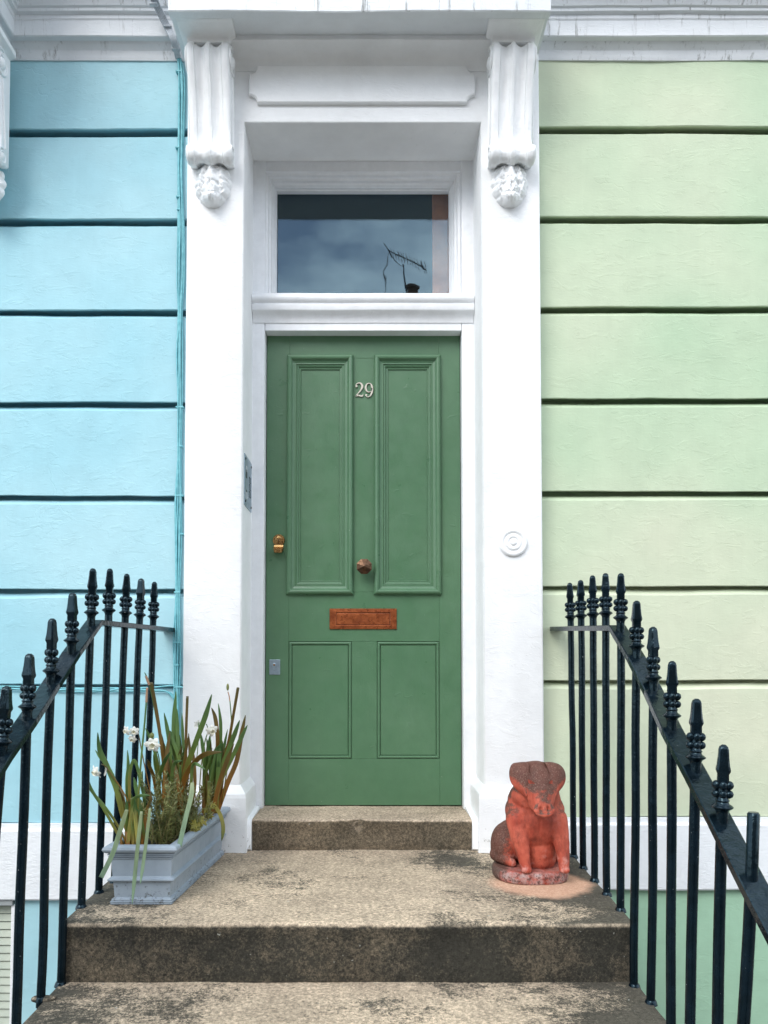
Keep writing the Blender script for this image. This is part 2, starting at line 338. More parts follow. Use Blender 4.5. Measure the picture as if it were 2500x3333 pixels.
class MB:
    def __init__(s): s.v = []; s.f = []; s.mi = []; s.at = []
    def add(s, vs, fs, mi=0, at=None):
        k = len(s.v); s.v += [tuple(v) for v in vs]; s.f += [tuple(i + k for i in f) for f in fs]; s.mi += [mi] * len(fs)
        s.at += at if at else [0.0] * len(vs); return s
    def box(s, a, b, bev=0.0, mi=0, seg=2):
        x0, y0, z0 = a; x1, y1, z1 = b
        bm = bmesh.new()
        bmesh.ops.create_cube(bm, size=1)
        for v in bm.verts: v.co = Vector(((x0 + x1) / 2 + v.co.x * (x1 - x0), (y0 + y1) / 2 + v.co.y * (y1 - y0), (z0 + z1) / 2 + v.co.z * (z1 - z0)))
        if bev > 0: bmesh.ops.bevel(bm, geom=bm.edges[:], offset=bev, segments=seg, affect='EDGES', profile=.5)
        bm.verts.index_update(); vs = [v.co.copy() for v in bm.verts]; fs = [[v.index for v in f.verts] for f in bm.faces]; bm.free()
        return s.add(vs, fs, mi)
    def tube(s, pts, r, n=10, mi=0, cap=True, at=None):
        pts = [Vector(p) for p in pts]; rs = r if isinstance(r, (list, tuple)) else [r] * len(pts)
        vs = []; up = None; att = []
        for i, p in enumerate(pts):
            d = (pts[min(i + 1, len(pts) - 1)] - pts[max(i - 1, 0)]).normalized()
            if up is None: up = Vector((0, 0, 1)) if abs(d.z) < .9 else Vector((1, 0, 0))
            a = d.cross(up).normalized(); up = a.cross(d).normalized()
            for k in range(n):
                t = 2 * math.pi * k / n; vs.append(p + (a * math.cos(t) + up * math.sin(t)) * rs[i]); att.append(i / max(1, len(pts) - 1))
        fs = [(i * n + k, i * n + (k + 1) % n, (i + 1) * n + (k + 1) % n, (i + 1) * n + k) for i in range(len(pts) - 1) for k in range(n)]
        if cap: fs += [tuple(range(n))[::-1], tuple((len(pts) - 1) * n + k for k in range(n))]
        return s.add(vs, fs, mi, att)
    def lathe(s, prof, c, axis='Z', n=24, mi=0):
        vs = []
        for (r, h) in prof:
            for k in range(n):
                t = 2 * math.pi * k / n; a, b = r * math.cos(t), r * math.sin(t)
                vs.append(Vector(c) + (Vector((a, b, h)) if axis == 'Z' else Vector((a, -h, b)) if axis == 'Y' else Vector((h, a, b))))
        m = len(prof)
        fs = [(i * n + k, i * n + (k + 1) % n, (i + 1) * n + (k + 1) % n, (i + 1) * n + k) for i in range(m - 1) for k in range(n)]
        fs += [tuple(range(n))[::-1], tuple((m - 1) * n + k for k in range(n))]
        return s.add(vs, fs, mi)
    def ell(s, c, r, nu=20, nv=12, rot=None, mi=0):
        vs = []
        for j in range(1, nv):
            ph = math.pi * j / nv
            for i in range(nu):
                th = 2 * math.pi * i / nu; v = Vector((r[0] * math.sin(ph) * math.cos(th), r[1] * math.sin(ph) * math.sin(th), r[2] * math.cos(ph)))
                vs.append((rot @ v if rot else v) + Vector(c))
        a = Vector((0, 0, r[2])); 
        vs.append((rot @ a if rot else a) + Vector(c)); vs.append((rot @ -a if rot else -a) + Vector(c))
        T = len(vs) - 2; B = len(vs) - 1
        fs = [(j * nu + i, (j + 1) * nu + i, (j + 1) * nu + (i + 1) % nu, j * nu + (i + 1) % nu) for j in range(nv - 2) for i in range(nu)]
        fs += [(T, i, (i + 1) % nu) for i in range(nu)] + [(B, (nv - 2) * nu + (i + 1) % nu, (nv - 2) * nu + i) for i in range(nu)]
        return s.add(vs, fs, mi)
    def extrude(s, prof, x0, x1, seg=1, jit=0, close=True, mi=0, shear=None, freq=3.0, seed=0):
        """profile list of (Y, z) run along x; shear(x)->(dy,dz)"""
        m = len(prof); vs = []
        for i in range(seg + 1):
            x = x0 + (x1 - x0) * i / seg
            for (y, z) in prof:
                if jit:
                    q = Vector((x * freq, y * 7 + seed, z * 7)); jy = mnoise.noise(q) * jit; jz = mnoise.noise(q + Vector((9, 3, 5))) * jit
                    q2 = q * 6; jy += mnoise.noise(q2) * jit * .35; jz += mnoise.noise(q2 + Vector((4, 4, 4))) * jit * .35
                else: jy = jz = 0
                dx = shear(x, y, z) if shear else 0
                vs.append((x + dx, y + jy, z + jz))
        fs = [(i * m + k, i * m + (k + 1) % m, (i + 1) * m + (k + 1) % m, (i + 1) * m + k) for i in range(seg) for k in range(m if close else m - 1)]
        if close: fs += [tuple(range(m))[::-1], tuple(seg * m + k for k in range(m))]
        return s.add(vs, fs, mi)
    def mesh(s, name):
        me = bpy.data.meshes.new(name); me.from_pydata(s.v, [], s.f); me.update()
        if any(s.mi): me.polygons.foreach_set('material_index', s.mi)
        if any(s.at):
            a = me.attributes.new('along', 'FLOAT', 'POINT'); a.data.foreach_set('value', s.at)
        bm = bmesh.new(); bm.from_mesh(me); bmesh.ops.recalc_face_normals(bm, faces=bm.faces); bm.to_mesh(me); bm.free()
        return me
    def build(s, name, mat, parent=None, smooth=False, auto=None): return link(name, s.mesh(name), mat, parent, smooth, auto)

def rect_mould(mb, x0, x1, z0, z1, prof, Y, fill=False, nsub=1):
    vs = []; fs = []
    for (d, h) in prof:
        vs += [(x0 + d, Y - h, z0 + d), (x1 - d, Y - h, z0 + d), (x1 - d, Y - h, z1 - d), (x0 + d, Y - h, z1 - d)]
    for i in range(len(prof) - 1):
        for k in range(4): fs.append((i * 4 + k, i * 4 + (k + 1) % 4, (i + 1) * 4 + (k + 1) % 4, (i + 1) * 4 + k))
    if fill: e = (len(prof) - 1) * 4; fs.append((e, e + 1, e + 2, e + 3))
    mb.add(vs, fs)

# ------------------------------------------------------------------ key planes and levels
Y_DOOR, Y_FRAME, Y_SURR, Y_WALL = 3.345, 3.29, 3.05, 3.125
ZL = EYE - .7485                    # landing
RISE = .17
Z2, Z3, Z4, Z5 = ZL - RISE, ZL - 2 * RISE, ZL - 3 * RISE, ZL - 4 * RISE
YS = [2.2145, 1.952, 1.69, 1.43, 1.17]
Z_AREA = -1.05

# ------------------------------------------------------------------ ground, street
def plane_slab(name, a, b, mat): 
    return tag(MB().box(a, b).build(name, mat), kind='structure')
plane_slab('pavement', (-12, -1.6, -.15), (12, .80, 0), PAVING)
for sx, (xa, xb) in enumerate(((-12, -.95), (.85, 12))):
    plane_slab('area_floor', (xa, .80, Z_AREA - .1), (xb, 3.3, Z_AREA), PAVING)
    plane_slab('area_retaining_wall', (xa, .74, Z_AREA), (xb, .796, -.152), BRICKY)
plane_slab('road', (-40, -8.6, -.20), (40, -1.75, -.12), ASPHALT)
kerb = plane_slab('kerb', (-12, -1.745, -.3), (12, -1.605, .002), PAVING)
plane_slab('far_pavement', (-20, -11.9, -.2), (20, -8.605, 0), PAVING)
tag(MB().box((-120, -120, -1.6), (120, 120, -1.25)).build('ground', PAVING), kind='structure')

# opposite terrace: what the fanlight mirrors and what closes the street
opp = empty('terraced_house', (0, -12, 0)); tag(opp, 'stock brick terraced house across the street mirrored in the fanlight', 'house')
HOPP = EYE + 7.9
MB().box((-10, -20, 0), (10, -12, HOPP)).build('wall', BRICKY, opp)
MB().box((-10.1, -20, HOPP + .003), (10.1, -11.85, HOPP + .18)).build('parapet', TRIM, opp)
wproto = None
for fl in range(3):
    for k in range(7):
        cx, cz = -8.4 + k * 2.8, 1.6 + fl * 2.9
        if wproto is None:
            mb = MB(); mb.box((-.55, -.03, -.85), (.55, .06, .85), .01); wm = mb.mesh('window'); wm.materials.append(TRIM)
            mb = MB(); mb.box((-.48, .055, -.78), (.48, .066, -.02)); mb.box((-.48, .055, .02), (.48, .066, .78)); pm = mb.mesh('pane'); pm.materials.append(GLASSY := simple('dark_window_pane', (.03, .04, .05), .08))
            wproto = 1
        w = bpy.data.objects.new('window', wm); COL.objects.link(w); w.parent = opp; w.location = (cx, .0, cz)
        p_ = bpy.data.objects.new('pane', pm); COL.objects.link(p_); p_.parent = w

# ------------------------------------------------------------------ party walls with rusticated courses
def course(name, x0, x1, zb, zt, Y, mat, parent, chamfer=True, seed=0):
    """one stucco course: square lower arris, sloping weathered top, slot joint above"""
    d = .030; prof = [(Y + .10, zb + .018), (Y + .045, zb + .014), (Y + .003, zb), (Y, zb + .003)]
    if chamfer: prof += [(Y, zt - .036), (Y + .003, zt - .033), (Y + d, zt - .013), (Y + .10, zt - .018)]
    else: prof += [(Y, zt), (Y + .10, zt)]
    return MB().extrude(prof, x0, x1, max(2, int((x1 - x0) / .03)), .0036, seed=seed).build(name, mat, parent)
XS0, XS1 = X(603, 1200, Y_SURR), X(1762, 1200, Y_SURR)      # outer edges of the door surround
# left (blue)
bw = empty('blue_house_wall', (-1.5, Y_WALL, Z_AREA)); tag(bw, 'pale blue stucco house wall in wide horizontal courses on the left', 'wall')
zs = [Z(v, Y_WALL) for v in (192, 420, 713, 1008, 1309, 1614, 1918, 2228)]
WL = -5.0
zb_band = Z(2678, Y_WALL)
for i in range(7):
    course('stucco_course', WL, XS0 + .05, zs[i + 1], zs[i], Y_WALL, BLUE, bw, i > 0, i)
course('stucco_course', WL, XS0 + .05, zb_band, zs[7], Y_WALL, BLUE, bw, True, 8)
MB().box((WL, Y_WALL + .095, Z_AREA), (XS0 + .05, Y_WALL + .28, 9.0)).build('backing', BLUE, bw)
# right (green)
gw = empty('green_house_wall', (1.8, Y_WALL, Z_AREA)); tag(gw, 'pale green stucco house wall in wide horizontal courses on the right', 'wall')
zg = [Z(v, Y_WALL) for v in (192, 411, 705, 999, 1297, 1600, 1908, 2214)]
zb_bandg = Z(2658, Y_WALL)
for i in range(7):
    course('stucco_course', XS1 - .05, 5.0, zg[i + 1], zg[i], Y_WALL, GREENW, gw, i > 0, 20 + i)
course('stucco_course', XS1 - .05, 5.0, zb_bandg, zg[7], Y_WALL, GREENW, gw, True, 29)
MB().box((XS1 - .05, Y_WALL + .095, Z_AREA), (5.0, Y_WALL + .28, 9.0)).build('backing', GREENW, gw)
# white bands and basement walls
def band(x0, x1, zt, zb, parent, lowmat, xl=None):
    pr = [(Y_WALL + .09, zb), (Y_WALL - .018, zb), (Y_WALL - .022, zb + .006), (Y_WALL - .022, zt - .03), (Y_WALL - .008, zt - .022), (Y_WALL - .008, zt - .002), (Y_WALL + .09, zt - .002)]
    MB().extrude(pr, x0, x1, 60, .003, seed=3).build('string_band', WHITE_ROUGH, parent)
    MB().box((xl if xl is not None else x0, Y_WALL + .005, Z_AREA), (x1, Y_WALL + .094, zb - .001)).build('basement_wall', lowmat, parent)
band(WL, XS0 + .05, zb_band, Z(2925, Y_WALL), bw, BLUE, X(52, 3100, Y_WALL))
band(XS1 - .05, 5.0, zb_bandg, Z(2893, Y_WALL), gw, GREENB)

# basement window far left
bx = empty('basement_window', (-1.6, Y_WALL, Z_AREA)); tag(bx, 'basement window with sage slatted shutter behind white frame at lower left corner', 'window')
xw = X(50, 3100, Y_WALL)
MB().box((xw - .9, Y_WALL + .010, Z_AREA + .3), (xw - .003, Y_WALL + .09, Z(2946, Y_WALL + .01))).box((xw, 3, 0), (xw, 3, 0)) if False else None
MB().box((xw - .018, Y_WALL - .004, Z_AREA + .3), (xw - .001, Y_WALL + .08, Z(2944, Y_WALL)), .002).build('frame', TRIM, bx)
MB().box((xw - .9, Y_WALL - .012, Z(2946, Y_WALL)), (xw - .008, Y_WALL + .085, Z(2927, Y_WALL)), .004).build('head_board', GREYBOARD, bx)
z = Z(2950, Y_WALL + .03); sl = None
while z > Z_AREA + .35:
    if sl is None:
        mb = MB(); mb.box((-.88, -.006, -.0145), (0, .006, .0145), .002)
        sl = mb.mesh('slat'); sl.materials.append(SHUTTER)
    o = bpy.data.objects.new('slat', sl); COL.objects.link(o); o.parent = bx
    o.location = Vector((xw - .021, Y_WALL + .04, z - .016)) - bx.location; o.rotation_euler = (R(-14), 0, 0)
    z -= .0318

# cornices: profile swept along a path in plan, offset outward (towards the street)
def sweep(mb, prof, path, mi=0, jit=0.0, seg=.04):
    """prof: (out, z); path: plan points; outward is to the right-hand side when walking the path"""
    pts = [Vector((p[0], p[1], 0)) for p in path]; dense = []
    nrm = []
    for i in range(len(pts) - 1):
        d = (pts[i + 1] - pts[i]).normalized(); nrm.append(Vector((d.y, -d.x, 0)))
    st = []
    for i, p in enumerate(pts):
        if i == 0: o = nrm[0]
        elif i == len(pts) - 1: o = nrm[-1]
        else:
            o = (nrm[i - 1] + nrm[i]); o = o / (1 + nrm[i - 1].dot(nrm[i]))
        st.append((p, o))
    full = []
    for i in range(len(st) - 1):
        n_ = max(1, int((pts[i + 1] - pts[i]).length / seg))
        for k in range(n_):
            t = k / n_
            a = st[i][0].lerp(st[i + 1][0], t)
            full.append((a, st[i][0] if False else None, i, t))
    m = len(prof); vs = []
    rows = []
    for (a, _, i, t) in full: rows.append((i, t))
    rows.append((len(st) - 2, 1.0))
    for (i, t) in rows:
        for (o, z) in prof:
            A = st[i][0] + st[i][1] * o; B = st[i + 1][0] + st[i + 1][1] * o
            q = A.lerp(B, t)
            j = mnoise.noise(Vector((q.x * 4, q.y * 4, z * 9))) * jit
            j2 = mnoise.noise(Vector((q.x * 4 + 7, q.y * 4, z * 9))) * jit
            vs.append((q.x, q.y + j, z + j2))
    fs = [(r * m + k, r * m + (k + 1) % m, (r + 1) * m + (k + 1) % m, (r + 1) * m + k) for r in range(len(rows) - 1) for k in range(m)]
    fs += [tuple(range(m))[::-1], tuple((len(rows) - 1) * m + k for k in range(m))]
    mb.add(vs, fs, mi)
zc = Z(200, Y_WALL)
corn = [(-.02, zc + .002), (.006, zc), (.010, zc + .012), (.016, zc + .035), (.030, zc + .052), (.034, zc + .060),
        (.052, zc + .062), (.056, zc + .066), (.056, zc + .128), (.060, zc + .134), (.060, zc + .150), (.074, zc + .154), (.074, zc + .166),
        (.082, zc + .170), (.088, zc + .19), (.102, zc + .215), (.128, zc + .235), (.160, zc + .246), (.175, zc + .250), (.175, zc + .33), (.16, zc + .36), (-.02, zc + .38)]
XH0, XH1 = X(548, 38, 2.83), X(1793, 38, 2.83)               # hood ends
XN = X(22, 190, Y_WALL)                                       # neighbour's hood return
mb = MB(); sweep(mb, corn, [(XN, 2.6), (XN, Y_WALL), (XH0 + .03, Y_WALL)], jit=.003); mb.build('cornice', WHITE_DIRTY, bw)
mb = MB(); sweep(mb, corn, [(XH1 - .03, Y_WALL), (5.0, Y_WALL)], jit=.003); mb.build('cornice', WHITE_DIRTY, gw)

# ------------------------------------------------------------------ white door surround
ds = empty('door_surround', (-.03, Y_SURR, ZL)); tag(ds, 'white stucco door surround with bracketed hood framing the green door', 'door surround')
RX0, RX1 = X(795, 400, Y_SURR), X(1566, 397, Y_SURR)       # reveal faces
RX0b, RX1b = X(786, 2300, Y_SURR), X(1574, 2300, Y_SURR)
RX0, RX1 = (RX0 + RX0b) / 2, (RX1 + RX1b) / 2
ZR = Z(398, Y_SURR)                                          # soffit of the recess
ZT = Z(118, Y_SURR)                                          # underside of hood
def grid_box(x0, x1, z0, z1, y0, y1, name, mat, parent, bev=.005):
    mb = MB(); mb.box((x0, y0, z0), (x1, y1, z1), bev, seg=3); return mb.build(name, mat, parent, True, 40)
bm = bmesh.new(); ol = [(XS0, ZL - .02), (RX0, ZL - .02), (RX0, ZR), (RX1, ZR), (RX1, ZL - .02), (XS1, ZL - .02), (XS1, ZT + .3), (XS0, ZT + .3)]
fv = [bm.verts.new((x, Y_SURR, z_)) for x, z_ in ol]; ff = bm.faces.new(fv)
ex = bmesh.ops.extrude_face_region(bm, geom=[ff]); bmesh.ops.translate(bm, vec=(0, Y_FRAME + .12 - Y_SURR, 0), verts=[g for g in ex['geom'] if isinstance(g, bmesh.types.BMVert)])
bmesh.ops.recalc_face_normals(bm, faces=bm.faces); bmesh.ops.bevel(bm, geom=[e for e in bm.edges if all(v.co.y < Y_SURR + .001 for v in e.verts)], offset=.007, segments=3, affect='EDGES', profile=.5)
me = bpy.data.meshes.new('pilasters_and_lintel'); bm.to_mesh(me); bm.free(); link('pilasters_and_lintel', me, WHITE, ds, True, 40)
# plinths with splayed tops
zp = Z(2570, 3.02)
def plinth(xa, xb, inner):
    # inner: x of the reveal side; the plinth wraps front and reveal
    mb = MB(); pj = .028
    if inner > 0: loop = lambda o: [(xa - .012, Y_SURR + .03), (xa - .012, Y_SURR - o), (xb + o * .9, Y_SURR - o), (xb + o * .9, Y_FRAME - .002), (xb - .05, Y_FRAME - .002), (xb - .05, Y_SURR + .03)]
    else: loop = lambda o: [(xb + .012, Y_SURR + .03), (xb + .012, Y_SURR - o), (xa - o * .9, Y_SURR - o), (xa - o * .9, Y_FRAME - .002), (xa + .05, Y_FRAME - .002), (xa + .05, Y_SURR + .03)]
    lv = [(ZL - .02, pj + .004), (ZL + .02, pj + .002), (zp - .035, pj), (zp - .02, pj * .92), (zp + .012, .001)]
    vs = []; 
    for (z_, o) in lv:
        for (x, y) in loop(o): vs.append((x + mnoise.noise(Vector((x * 9, y * 9, z_ * 9))) * .003, y, z_))
    fs = [(i * 6 + k, i * 6 + (k + 1) % 6, (i + 1) * 6 + (k + 1) % 6, (i + 1) * 6 + k) for i in range(len(lv) - 1) for k in range(6)] + [tuple(range(24, 30))]
    mb.add(vs, fs); return mb.build('plinth', WHITE, ds)
plinth(XS0, RX0, 1); plinth(RX1, XS1, -1)
# frieze panel with scooped corners
px0, px1, pz0, pz1 = X(812, 290, Y_SURR), X(1545, 290, Y_SURR), Z(343, Y_SURR), Z(224, Y_SURR)
def scooped(x0, x1, z0, z1, r, y0, y1, ins):
    pts = []
    for (cx, cz, a0) in ((x0, z0, 90), (x1, z0, 180), (x1, z1, 270), (x0, z1, 0)):
        sgnx = 1 if cx == x0 else -1; sgnz = 1 if cz == z0 else -1
        for k in range(7):
            a = R(a0 - k * 15); pts.append((cx + r * math.cos(a), cz + r * math.sin(a)))
    # order: each corner arc runs clockwise from one straight side to the next
    return pts
def scoop_outline(x0, x1, z0, z1, r):
    o = []
    def arc(cx, cz, a0, a1):
        for k in range(9):
            a = R(a0 + (a1 - a0) * k / 8); o.append((cx + r * math.cos(a), cz + r * math.sin(a)))
    st = r * .28
    arc(x0, z0, 90, 0); arc(x1, z0, 180, 90); arc(x1, z1, 270, 180); arc(x0, z1, 0, -90)
    return o
o1 = scoop_outline(px0, px1, pz0, pz1, .034); o2 = scoop_outline(px0 + .004, px1 - .004, pz0 + .004, pz1 - .004, .034)
k = len(o1); mb = MB()
mb.add([(x, Y_SURR + .002, z_) for x, z_ in o1] + [(x, Y_SURR - .013, z_) for x, z_ in o1] + [(x, Y_SURR - .017, z_) for x, z_ in o2],
       [(i, (i + 1) % k, k + (i + 1) % k, k + i) for i in range(k)] + [(k + i, k + (i + 1) % k, 2 * k + (i + 1) % k, 2 * k + i) for i in range(k)] + [tuple(range(2 * k, 3 * k))])
mb.build('frieze_panel', WHITE, ds)

# hood: slab with fascia, soffit and bed-mould wrapping round its three sides
YHF = 2.83
zh = Z(38, YHF)
hood = [(-.25, ZT), (.0, ZT), (.006, ZT - .006 + .006), (.02, ZT + .03), (.03, ZT + .055)]
mb = MB()
mb.extrude([(Y_SURR + .02, zh - .062), (Y_SURR - .003, zh - .060), (Y_SURR - .008, zh - .042), (Y_SURR - .022, zh - .026), (Y_SURR - .050, zh - .015), (Y_SURR - .092, zh - .011), (Y_SURR - .098, zh - .008), (Y_SURR - .098, zh + .03), (Y_SURR + .02, zh + .03)], XS0 + .15, XS1 - .15, 40, .002)
mb.build('bed_mould', WHITE, ds, True, 35)
mb = MB()
mb.extrude([(Y_WALL + .10, zh + .012), (YHF + .035, zh + .012), (YHF + .030, zh), (YHF, zh), (YHF - .003, zh + .004), (YHF - .003, zh + .16), (YHF + .03, zh + .20), (Y_WALL + .10, zh + .26)], XH0, XH1, 60, .0035)
mb.build('hood', WHITE_DIRTY, ds)

# carved consoles
def flute(s, dep):
    a = abs(s)
    if a < .10: return -dep * .10 * (a / .10) ** 2
    if a < .14: return -dep * .42
    if a < .62:
        t = (a - .14) / .48; return -dep * (.30 + .70 * math.sin(math.pi * t) ** .7)
    if a < .66: return -dep * .50
    if a < .70: return -dep * .12
    return -dep * .20 * (abs(a - .82) / .14) ** 3
def catmull(pts, n):
    out = []; P_ = [pts[0]] + list(pts) + [pts[-1]]
    for i in range(1, len(P_) - 2):
        for k in range(n):
            t = k / n; t2, t3 = t * t, t * t * t
            out.append(tuple(.5 * (2 * b + (c - a) * t + (2 * a - 5 * b + 4 * c - d) * t2 + (3 * b - a - 3 * c + d) * t3) for a, b, c, d in zip(P_[i - 1], P_[i], P_[i + 1], P_[i + 2])))
    out.append(tuple(pts[-1])); return out
def console(uc, group, parent, w=.0855, label=None):
    zt, zl, ze = Z(121, 2.93), Z(543, 3.005), Z(676, 3.045)
    cx = X(uc, 300, 2.95); H = zt - zl
    con = empty('console_bracket', (cx, Y_SURR, zl)); con.parent = parent; con.location = Vector((cx, Y_SURR, zl)) - parent.location
    if label: con['label'] = label
    base = Vector((cx, Y_SURR, zl))
    def put(mb, nm, mat, smooth=True, auto=50):
        me = mb.mesh(nm); o = bpy.data.objects.new(nm, me); COL.objects.link(o); me.materials.append(mat)
        for p in me.polygons: p.use_smooth = smooth
        me.set_sharp_from_angle(angle=R(auto)); me.transform(Matrix.Translation(-base)); o.parent = con; return o
    prof = catmull([(zt + .004, .03), (zt + .002, .075), (zt - .008, .108), (zt - .035, .125), (zt - .08, .122), (zt - .14, .104), (zt - .22, .080), (zt - .31, .064), (zl + .115, .058), (zl + .085, .062),
                    (zl + .066, .082), (zl + .045, .092), (zl + .022, .088), (zl + .006, .074), (zl + .0, .052), (zl + .010, .03), (zl + .02, .0)], 5)
    NS = 72; mb = MB(); vs = []
    for i, (z_, p_) in enumerate(prof):
        a = prof[max(0, i - 1)]; b = prof[min(len(prof) - 1, i + 1)]
        d = Vector((b[1] - a[1], b[0] - a[0])).normalized(); nr = (-d.y, d.x)        # (p, z) outward normal
        t = i / len(prof); dep = .017 * (1 - .35 * t); ww = w * (1 - .04 * math.sin(math.pi * min(1, t * 1.1)))
        if z_ < zl + .08: ww = w * 1.03
        for k in range(NS + 1):
            s_ = -1 + 2 * k / NS; fl = flute(s_, dep)
            jn = mnoise.noise(Vector((s_ * 5 + cx * 9, z_ * 22, p_ * 9))) * .0022 + mnoise.noise(Vector((s_ * 14 + cx * 3, z_ * 70, 2))) * .0011
            vs.append((cx + s_ * ww, Y_SURR - max(.0, p_ + nr[0] * (fl + jn)), z_ + nr[1] * (fl + jn)))
    m = NS + 1; n_ = len(prof)
    fs = [(i * m + k, i * m + k + 1, (i + 1) * m + k + 1, (i + 1) * m + k) for i in range(n_ - 1) for k in range(NS)]
    w0 = [(cx - w, Y_SURR + .004, zt), (cx + w, Y_SURR + .004, zt), (cx - w, Y_SURR + .004, zl + .004), (cx + w, Y_SURR + .004, zl + .004)]; q = len(vs); vs += w0
    fs.append(tuple(i * m for i in range(n_)) + (q + 2, q)); fs.append(tuple(i * m + NS for i in range(n_)) + (q + 3, q + 1))
    mb.add(vs, fs); put(mb, 'scroll_body', WHITE)
    # spirals and bosses on both cheeks
    for sg in (-1, 1):
        mb = MB(); xs = cx + sg * (w + .0015)
        for (cz, cp, r0) in ((zt - .062, .066, .056), (zl + .040, .052, .034)):
            pts = []
            for k in range(34):
                a = R(100 - k * 21 * 1); r = r0 * (1 - k / 42)
                pts.append((xs, Y_SURR - (cp + r * math.cos(a)), cz + r * math.sin(a)))
            mb.tube(pts, [.0055 * (1 - k / 60) for k in range(34)], 6)
            mb.ell((xs, Y_SURR - cp, cz), (.011 * r0 / .05, .4 * r0, .4 * r0), 16, 10)
        pts = [(xs, Y_SURR - (.06 - .03 * t), zt - .12 - t * (H - .2)) for t in [i / 10 for i in range(11)]]
        mb.tube(pts, .005, 6)
        put(mb, 'volute', WHITE)
    # acanthus leaf hanging under the scroll
    mb = MB(); vs = []; NU, NV = 56, 64; Hl = zl + .012 - ze
    for j in range(NV + 1):
        t = j / NV
        hw = .078 * (1 - .05 * t) * math.sqrt(max(0, 1 - max(0, (t - .34) / .67) ** 2.0)) * (.80 + .20 * math.sin(min(1, t / .42) * math.pi / 2))
        hw *= 1 + .10 * (abs(math.sin(t * 11.5 + .6)) - .6) * (1 if t < .85 else .2)
        for i in range(NU + 1):
            a = -1 + 2 * i / NU
            prof_ = (.040 + .014 * math.sin(t * math.pi)) * (1 - abs(a) ** 2.6)
            ball = .024 * math.exp(-((a / .42) ** 2) - ((t - .88) / .11) ** 2)
            rid = .0060 * math.cos(abs(a) * (13 - 4 * t) - t * 3.2) * (1 - abs(a) ** 4) * (1 - math.exp(-(t / .08) ** 2)) * (1 if t < .74 else .2)
            rid += .006 * math.exp(-(a / .12) ** 2) * (t < .75)
            eye = -.012 * (math.exp(-((abs(a) - .36) / .09) ** 2 - ((t - .50) / .05) ** 2)) - .008 * (math.exp(-((abs(a) - .72) / .08) ** 2 - ((t - .36) / .05) ** 2))
            nz_ = mnoise.noise(Vector((a * 6 + cx * 5, t * 9, 3))) * .007 + mnoise.noise(Vector((a * 15, t * 20, 3 + cx))) * .0035 + mnoise.noise(Vector((a * 30, t * 40, 3 + cx))) * .0012
            pp = max(0, prof_ + ball + rid + eye + nz_) if abs(a) < .999 and 0 < j < NV else -.003
            vs.append((cx + a * hw, Y_SURR - pp, zl + .012 - t * Hl))
    fs = [(j * (NU + 1) + i, j * (NU + 1) + i + 1, (j + 1) * (NU + 1) + i + 1, (j + 1) * (NU + 1) + i) for j in range(NV) for i in range(NU)]
    mb.add(vs, fs); put(mb, 'acanthus_leaf', WHITE, True, 60)
    # flared cap block between console and hood
    mb = MB(); y0 = Y_SURR + .005
    hq = zh + .001 - zt
    lv = [(zt - .012, .000, .112), (zt + .08 * hq, .000, .116), (zt + .3 * hq, .004, .124), (zt + .55 * hq, .011, .146), (zt + .75 * hq, .020, .170), (zt + .9 * hq, .024, .183), (zt + hq, .025, .188), (zt + hq + .02, .025, .188)]
    vs = []
    for (z_, o, pr) in lv:
        ww = w * .97 + o; vs += [(cx - ww, y0, z_), (cx - ww, Y_SURR - pr, z_), (cx + ww, Y_SURR - pr, z_), (cx + ww, y0, z_)]
    fs = [(i * 4 + k, i * 4 + (k + 1) % 4, (i + 1) * 4 + (k + 1) % 4, (i + 1) * 4 + k) for i in range(len(lv) - 1) for k in range(4)] + [(3, 2, 1, 0)]
    mb.add(vs, fs); put(mb, 'cap_block', WHITE, False)
    return con
console(678, None, ds); console(1671, None, ds)
# neighbour's console and hood at the far left edge of the view
nds = empty('door_surround', (XN - .25, Y_SURR, ZL)); tag(nds, 'neighbouring white carved bracket and hood cut by the left edge', 'door surround')
MB().box((XN - 1.7, Y_SURR, ZL), (XN - .245, Y_WALL + .02, 3.96), .004) if False else None
nc = console(-80, None, nds)
MB().box((XN - 1.6, 2.62, zh + .02), (XN - .06, 3.2, zh + .25), .004).build('hood', WHITE_DIRTY, nds)

# ------------------------------------------------------------------ door frame, transom, fanlight
fr = empty('door_frame', (-.037, Y_FRAME, ZL + .1)); tag(fr, 'white painted timber door frame with moulded transom rail', 'door frame')
zthr = Z(2624, Y_DOOR)
DX0, DX1 = X(866, 1900, Y_DOOR), X(1499.5, 1900, Y_DOOR)
DZ1 = Z(1090, Y_DOOR)
YF = Y_FRAME
FB = Y_DOOR + .08
for (xa, xb) in ((RX0 - .004, DX0 - .003), (DX1 + .003, RX1 + .004)):
    mb = MB(); mb.box((xa, YF, zthr - .01), (xb, FB, ZR + .01), .004, seg=3); mb.build('jamb', TRIM, fr, True, 40)
def X1(u, Y): return X(u, 780, Y)
# head above the door, below the transom
zth = Z(1076, YF)
mb = MB(); mb.box((DX0 - .0015, YF + .0, zth), (DX1 + .0015, FB, Z(960, YF)), .002); mb.build('head', TRIM, fr)
